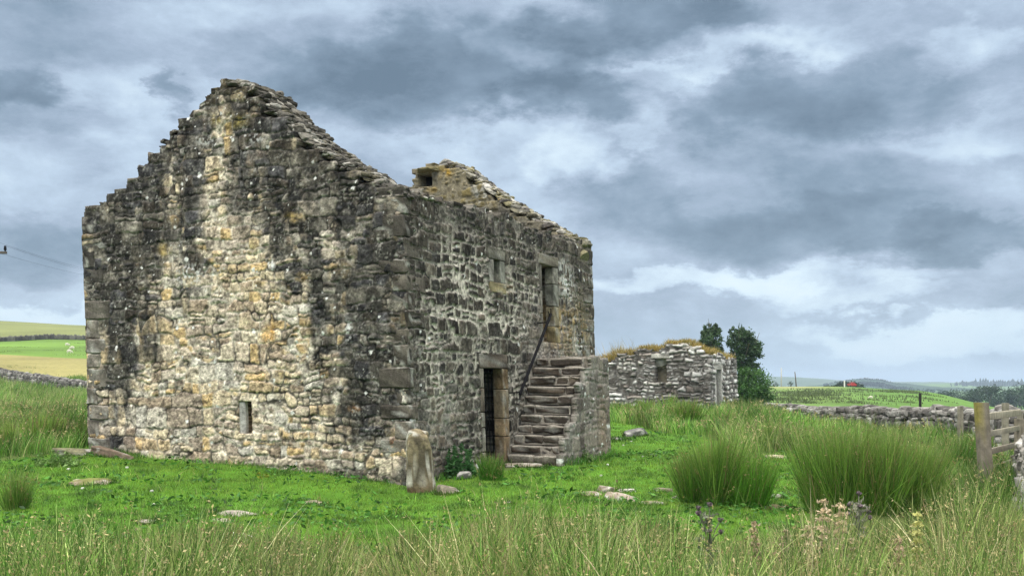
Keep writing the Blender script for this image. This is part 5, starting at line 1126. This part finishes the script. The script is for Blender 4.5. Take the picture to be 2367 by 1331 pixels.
# flowering nettle stalks and a thistle close to the camera
def stalk(px, ytop, d, label, seed, col, name='nettle_stalk', cat='nettle', tiers=9, tl=.085):
    r = np.random.default_rng(seed); p = at(px, d); H = pz_(ytop, d) - p[2]; b = Bag(); c = A(col); le = r.normal() * .05
    b.add(*tube([[0, 0, -.05], [le * .4, 0, H * .5], [le, 0, H]], [.006, .005, .002], 6), col=c * .7)
    for k in range(tiers):
        f = .45 + .55 * k / (tiers - 1); z = H * f; n = 5 if f < .97 else 3; ln = tl * (1.25 - .8 * (f - .45) / .55)
        for q in range(n):
            a = q / n * 6.283 + k * 1.1 + r.normal() * .3; x0 = A([le * f, 0, z]); e = x0 + A([math.cos(a) * ln, math.sin(a) * ln, -ln * r.uniform(.0, .55)])
            m = 12; g = r.random((m, 1)); PP = x0 * (1 - g) + e * g + r.normal(size=(m, 3)) * .006 - A([0, 0, .012]) * g; V, T, C = leaves(PP, .014, c * 1.35, .25, r); b.add(V, None, T, C)
            if k % 2 == 0 and f < .85:
                lv = x0 + A([math.cos(a + .5) * ln * .8, math.sin(a + .5) * ln * .8, -.02]); V, T, C = leaves(np.tile(lv, (2, 1)), .035, c * A([.5, .75, .45]), .2, r, .5); b.add(V, None, T, C)
    o = mk(name, np.vstack(b.V), np.vstack(b.Q), np.vstack(b.T), np.vstack(b.C), M_LEAF); o.location = p; return tag(o, label, cat, 'seeding nettle stalks')
stalk(1893, 1155, 7.2, 'tallest pinkish seeding nettle stalk in the front grass before the tallest rushes', 701, (.42, .34, .23))
stalk(1958, 1165, 7.3, 'fawn seeding nettle stalk close right of the tallest pinkish one', 702, (.38, .31, .20))
stalk(2114, 1187, 7.0, 'yellow green seeding nettle stalk in the front grass at right', 703, (.36, .36, .13), tl=.06)
stalk(1745, 1206, 7.4, 'small pinkish seeding nettle stalk below the rush pair', 704, (.34, .25, .18), tl=.05)
stalk(1800, 1225, 7.4, 'short faded seeding nettle stalk right of the small pinkish one', 705, (.28, .23, .15), tl=.045)
stalk(2075, 1245, 6.8, 'pinkish seeding nettle stalk low in the grass left of the yellow one', 706, (.38, .28, .2), tl=.05)
stalk(1870, 1215, 6.9, 'broad pale seeding nettle stalk below the tallest pinkish one', 707, (.36, .30, .19), tl=.07)
def thistle(px, ytop, d, label, seed, col=(.14, .155, .11)):
    r = np.random.default_rng(seed); p = at(px, d); H = pz_(ytop, d) - p[2]; b = Bag(); c = A(col)
    b.add(*tube([[0, 0, -.05], [.01, 0, H * .5], [0, 0, H * .93]], [.012, .011, .006], 7), col=c)
    ends = [A([0, 0, H])] + [A([math.cos(a) * .09, math.sin(a) * .07, H * r.uniform(.72, .98)]) for a in np.linspace(0, 6.28, 7)[:-1] + .4]
    for e in ends:
        b.add(*tube([[0, 0, H * .62], (A([0, 0, H * .68]) + e) / 2, e], [.006, .005, .004], 5), col=c); V, T = ICO[2]; b.add(V * A([.014, .014, .018]) + e, None, T, (.10, .09, .085))
        m = 26; u = r.normal(size=(m, 3)); u[:, 2] = abs(u[:, 2]) * .8; u /= np.linalg.norm(u, axis=1)[:, None]; V, T, C = leaves(e + u * .016, .012, A([.17, .12, .15]), .3, r); b.add(V, None, T, C)
    for k in range(46):
        z = r.uniform(.05, .9) * H; a = r.uniform(0, 6.28); ln = r.uniform(.05, .12) * (1.2 - .6 * z / H); e = A([math.cos(a) * ln, math.sin(a) * ln, z + r.uniform(-.02, .06)])
        s = A([0, 0, z]); m = 7; g = np.linspace(.15, 1, m)[:, None]; V, T, C = leaves(s * (1 - g) + e * g, .02, c * r.uniform(.8, 1.4), .2, r); b.add(V, None, T, C)
    o = mk('thistle', np.vstack(b.V), np.vstack(b.Q), np.vstack(b.T), np.vstack(b.C), M_LEAF); o.location = p; return tag(o, label, 'thistle', None)
thistle(1640, 1166, 7.6, 'tall grey branching thistle in the front grass below the rush pair', 711)
thistle(1985, 1140, 8.4, 'grey seeding thistle before the tallest rush clump', 712, (.24, .24, .19))
# dark tussocks across the far field
bh = Bag(); r = np.random.default_rng(88)
for k in range(190):
    if k % 3: continue
    if k < 120: px, py = r.normal(1880, 75), r.normal(915, 12)
    else: px, py = r.uniform(1770, 2150), r.uniform(899, 932)
    if py > 934 or py < 897 or px < 1775: continue
    p = hit(px, py)
    if p[1] < 70: continue
    ln = r.uniform(.5, 1.6) * p[1] / 110; m = int(40 + 30 * ln); q = np.stack([p[0] + r.normal(size=m) * ln, p[1] + r.normal(size=m) * ln * .8, np.zeros(m)], -1); q[:, 2] = gz(q[:, 0], q[:, 1]) - .05
    keep = rng; V, Q, T, C, _ = blades(q, r.uniform(.2, .55, m), .09 * p[1] / 100, r.uniform(0, 6.28, m), r.uniform(.0, .5, m), r.uniform(0, .5, m), A([.09, .12, .045]) * r.uniform(.6, 1.5, (m, 1)), 2); bh.add(V, Q, T, C)
stuff('field_tussocks', bh, 'dark rushy tussocks scattered over the green field beyond the wall', 'tussocks')
bh = Bag(); m = 500; 
for k in range(14):
    px, d = r.uniform(-20, 215), r.uniform(105, 280); p = at(px, d); m = 60; ln = r.uniform(.5, 2.5); q = np.stack([p[0] + r.normal(size=m) * ln, p[1] + r.normal(size=m) * ln, np.zeros(m)], -1); q[:, 2] = gz(q[:, 0], q[:, 1]) - .05
    V, Q, T, C, _ = blades(q, r.uniform(.1, .25, m), .06 * d / 100, r.uniform(0, 6.28, m), r.uniform(.0, .5, m), r.uniform(0, .5, m), A([.13, .17, .055]) * r.uniform(.7, 1.4, (m, 1)), 2); bh.add(V, Q, T, C)
stuff('hillside_tussocks', bh, 'scattered tussocks on the hillside fields at the left', 'tussocks')

# ------------------------------------------------------------------ air
v = [(-5200, -700, -26), (6200, -700, -26), (6200, 6000, -26), (-5200, 6000, -26)]; v = v + [(a, b_, 46) for a, b_, c in v]
hz = mk('haze', v, [(0, 3, 2, 1), (4, 5, 6, 7), (0, 1, 5, 4), (1, 2, 6, 5), (2, 3, 7, 6), (3, 0, 4, 7)]); tag(hz, kind='stuff')
hm = bpy.data.materials.new('haze_air'); hm.use_nodes = True; nt = hm.node_tree; nt.nodes.clear(); o_ = nt.nodes.new('ShaderNodeOutputMaterial'); pv = nt.nodes.new('ShaderNodeVolumePrincipled')
pv.inputs['Color'].default_value = (.62, .78, .98, 1); pv.inputs['Density'].default_value = HAZE; pv.inputs['Anisotropy'].default_value = .0
nt.links.new(pv.outputs[0], o_.inputs['Volume']); hz.data.materials.append(hm)

# ------------------------------------------------------------------ sky
SUN_EL, SUN_AZ = R(57), R(212)              # azimuth clockwise from +Y: behind the camera, to the left
w = bpy.data.worlds.new('World'); SC.world = w; w.use_nodes = True; nt = w.node_tree; nt.nodes.clear(); L = nt.links.new
def nd(t, **k):
    n = nt.nodes.new(t)
    for a, b_ in k.items(): setattr(n, a, b_)
    return n
def m_(op, a, b_=None, c=None, clamp=False):
    n = nd('ShaderNodeMath', operation=op, use_clamp=clamp)
    for i, q in enumerate((a, b_, c)):
        if q is None: continue
        if isinstance(q, (int, float)): n.inputs[i].default_value = q
        else: L(q, n.inputs[i])
    return n.outputs[0]
def vmth(op, a, b_=None, scale=None):
    n = nd('ShaderNodeVectorMath', operation=op)
    for i, q in enumerate((a, b_)):
        if q is None: continue
        if isinstance(q, tuple): n.inputs[i].default_value = q
        else: L(q, n.inputs[i])
    if scale is not None: n.inputs['Scale'].default_value = scale
    return n.outputs['Value'] if op in ('DOT_PRODUCT', 'LENGTH') else n.outputs[0]
def noise(v, scale, detail=5, rough=.55, col=False, dist=0.):
    n = nd('ShaderNodeTexNoise'); n.inputs['Scale'].default_value = scale; n.inputs['Detail'].default_value = detail; n.inputs['Roughness'].default_value = rough; n.inputs['Distortion'].default_value = dist
    L(v, n.inputs['Vector']); return n.outputs['Color' if col else 'Fac']
sky = nd('ShaderNodeTexSky', sky_type='NISHITA'); sky.sun_disc = False; sky.sun_elevation = SUN_EL; sky.sun_rotation = SUN_AZ; sky.air_density = 1.; sky.dust_density = 2.
tc = nd('ShaderNodeTexCoord'); D = vmth('NORMALIZE', tc.outputs['Generated'])
sp = nd('ShaderNodeSeparateXYZ'); L(D, sp.inputs[0]); dx, dy, dz = sp.outputs
az = m_('ARCTAN2', dx, dy); el = m_('ARCSINE', dz)
cb_ = nd('ShaderNodeCombineXYZ'); L(az, cb_.inputs[0]); L(el, cb_.inputs[1])
# cloud-layer coordinates: the layer is flat, so it crowds together towards the horizon
inv = m_('DIVIDE', 1., m_('ADD', m_('MAXIMUM', dz, 0.), .22)); pl = nd('ShaderNodeCombineXYZ'); L(m_('MULTIPLY', dx, inv), pl.inputs[0]); L(m_('MULTIPLY', dy, inv), pl.inputs[1])
n1 = noise(pl.outputs[0], 1.15, 7, .56, dist=.35); n2 = noise(vmth('ADD', pl.outputs[0], (7.3, 2.1, 0)), 3.1, 6, .6, dist=.3)
wv = nd('ShaderNodeCombineXYZ'); L(az, wv.inputs[0]); L(m_('MULTIPLY', el, 1.9), wv.inputs[1])
wc = vmth('SUBTRACT', noise(wv.outputs[0], 8., 7, .6, True), (.5, .5, .5)); n3 = noise(wv.outputs[0], 14., 9, .66, dist=.15)
uv = vmth('ADD', cb_.outputs[0], vmth('MULTIPLY', wc, (.22, .12, 0)))
BLOBS = [ # x, y, half width, half height (photo pixels), darker < 0 < lighter
 (1010,165,330,95,-.34),(720,120,220,90,-.18),(1320,235,170,50,-.22),(1480,50,240,60,-.34),(1300,90,120,60,-.12),(1960,200,300,85,-.26),(1800,260,160,70,-.14),(1460,440,150,70,-.20),
 (1850,530,330,60,-.24),(2250,570,190,40,-.28),(2050,420,260,60,-.14),(30,200,90,45,-.24),(385,205,36,40,-.24),(130,60,300,60,-.12),(130,270,160,60,-.16),(110,560,170,60,-.22),(330,90,120,50,.10),
 (1660,100,240,38,.30),(1180,110,70,60,.22),(1500,170,120,34,.22),(300,300,130,70,.20),(230,190,110,60,.20),(1090,330,300,40,.14),(1470,280,80,60,.26),(1300,370,90,40,.20),
 (1700,650,330,28,.42),(1960,690,160,24,.34),(2150,765,300,28,.50),(120,725,220,26,.42),(2290,110,120,44,.28),(2150,330,160,40,.12),(650,40,200,40,.10),(520,250,60,60,.10),(1880,800,200,30,.10)]
n4 = noise(wv.outputs[0], 4.6, 10, .60, dist=.15)
val = m_('ADD', m_('MULTIPLY', m_('SUBTRACT', n1, .5), .30), m_('MULTIPLY', m_('SUBTRACT', n4, .5), .85)); val = m_('ADD', val, m_('MULTIPLY', m_('SUBTRACT', n3, .5), .42))
for (x, y, sx, sy, a) in BLOBS:
    ax = math.atan((x - CX) / F); e = math.atan((HOR - y) / F * math.cos(ax))
    q = vmth('MULTIPLY', vmth('SUBTRACT', uv, (ax, e, 0.)), (F / sx / 1.05, F / sy / 1.05, 0.)); q = vmth('DOT_PRODUCT', q, q)
    mr_ = nd('ShaderNodeMapRange', interpolation_type='SMOOTHSTEP'); mr_.inputs[1].default_value = 1.9; mr_.inputs[2].default_value = .15; mr_.inputs[3].default_value = 0.; mr_.inputs[4].default_value = a * (.62 if a > 0 else .85); L(q, mr_.inputs[0])
    val = m_('ADD', mr_.outputs[0], val)
val = m_('MULTIPLY_ADD', val, 1.10, .50)
cr = nd('ShaderNodeValToRGB'); L(val, cr.inputs[0]); e_ = cr.color_ramp.elements
e_[0].position = .02; e_[0].color = (.118, .172, .232, 1); e_[1].position = 1.0; e_[1].color = (.68, .78, .85, 1)
for ps, c in ((.26, (.205, .280, .365, 1)), (.47, (.325, .405, .515, 1)), (.62, (.44, .545, .665, 1)), (.8, (.60, .72, .81, 1))):
    q = e_.new(ps); q.color = c
# clear blue-grey band low over the horizon
hb = nd('ShaderNodeMapRange', interpolation_type='SMOOTHSTEP'); hb.inputs[1].default_value = .0; hb.inputs[2].default_value = .09; hb.inputs[3].default_value = .55; hb.inputs[4].default_value = 0.; L(el, hb.inputs[0])
mxh = nd('ShaderNodeMix', data_type='RGBA'); L(hb.outputs[0], mxh.inputs['Factor']); L(cr.outputs[0], mxh.inputs['A']); mxh.inputs['B'].default_value = (.43, .57, .69, 1)
# the overcast is brighter overhead and towards the sun
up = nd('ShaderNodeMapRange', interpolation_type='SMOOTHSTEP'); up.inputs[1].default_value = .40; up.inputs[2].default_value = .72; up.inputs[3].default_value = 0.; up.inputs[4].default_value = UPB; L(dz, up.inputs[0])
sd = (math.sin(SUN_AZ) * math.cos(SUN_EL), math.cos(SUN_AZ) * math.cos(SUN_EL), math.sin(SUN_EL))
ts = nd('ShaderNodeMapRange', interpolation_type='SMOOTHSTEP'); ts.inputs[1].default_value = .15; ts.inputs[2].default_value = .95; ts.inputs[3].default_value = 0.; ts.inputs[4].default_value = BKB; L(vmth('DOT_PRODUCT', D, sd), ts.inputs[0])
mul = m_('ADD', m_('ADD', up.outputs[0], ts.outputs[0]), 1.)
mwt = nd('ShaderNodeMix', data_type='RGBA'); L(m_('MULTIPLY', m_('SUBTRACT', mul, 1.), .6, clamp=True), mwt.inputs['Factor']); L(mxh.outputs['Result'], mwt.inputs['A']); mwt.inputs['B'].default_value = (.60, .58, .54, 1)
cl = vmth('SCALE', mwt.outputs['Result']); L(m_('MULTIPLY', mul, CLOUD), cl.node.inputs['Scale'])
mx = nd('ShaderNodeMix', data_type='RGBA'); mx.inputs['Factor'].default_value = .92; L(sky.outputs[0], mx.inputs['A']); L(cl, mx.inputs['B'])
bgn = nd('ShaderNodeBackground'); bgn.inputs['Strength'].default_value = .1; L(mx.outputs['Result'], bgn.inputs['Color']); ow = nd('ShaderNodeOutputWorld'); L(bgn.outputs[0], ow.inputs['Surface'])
w.cycles.sampling_method = 'MANUAL'; w.cycles.sample_map_resolution = 512

sl = bpy.data.lights.new('sun', 'SUN'); sl.energy = SUNE; sl.angle = R(22); sl.color = (1., .95, .87); so = bpy.data.objects.new('sun', sl); COL.objects.link(so)
import mathutils
so.rotation_euler = mathutils.Vector(sd).to_track_quat('Z', 'Y').to_euler(); so.location = (-10, -20, 40)

# ------------------------------------------------------------------ camera
cam = bpy.data.cameras.new('camera'); co = bpy.data.objects.new('camera', cam); COL.objects.link(co); SC.camera = co
co.location = (0, 0, EYE); co.rotation_euler = (R(90), 0, 0); cam.sensor_width = 36; cam.lens = 36 * F / 2367; cam.shift_y = (HOR - 665.5) / 2367
cam.clip_start = .1; cam.clip_end = 20000
SC.view_settings.view_transform = 'Standard'; SC.view_settings.look = 'None'; SC.view_settings.gamma = 1; SC.view_settings.exposure = EXPO
SC.render.engine = 'CYCLES'; SC.cycles.use_denoising = True; SC.cycles.denoiser = 'OPENIMAGEDENOISE'; SC.cycles.denoising_prefilter = 'NONE'; SC.cycles.max_bounces = 5; SC.cycles.diffuse_bounces = 3; SC.cycles.volume_bounces = 0; SC.cycles.transmission_bounces = 3
SC.cycles.use_adaptive_sampling = False
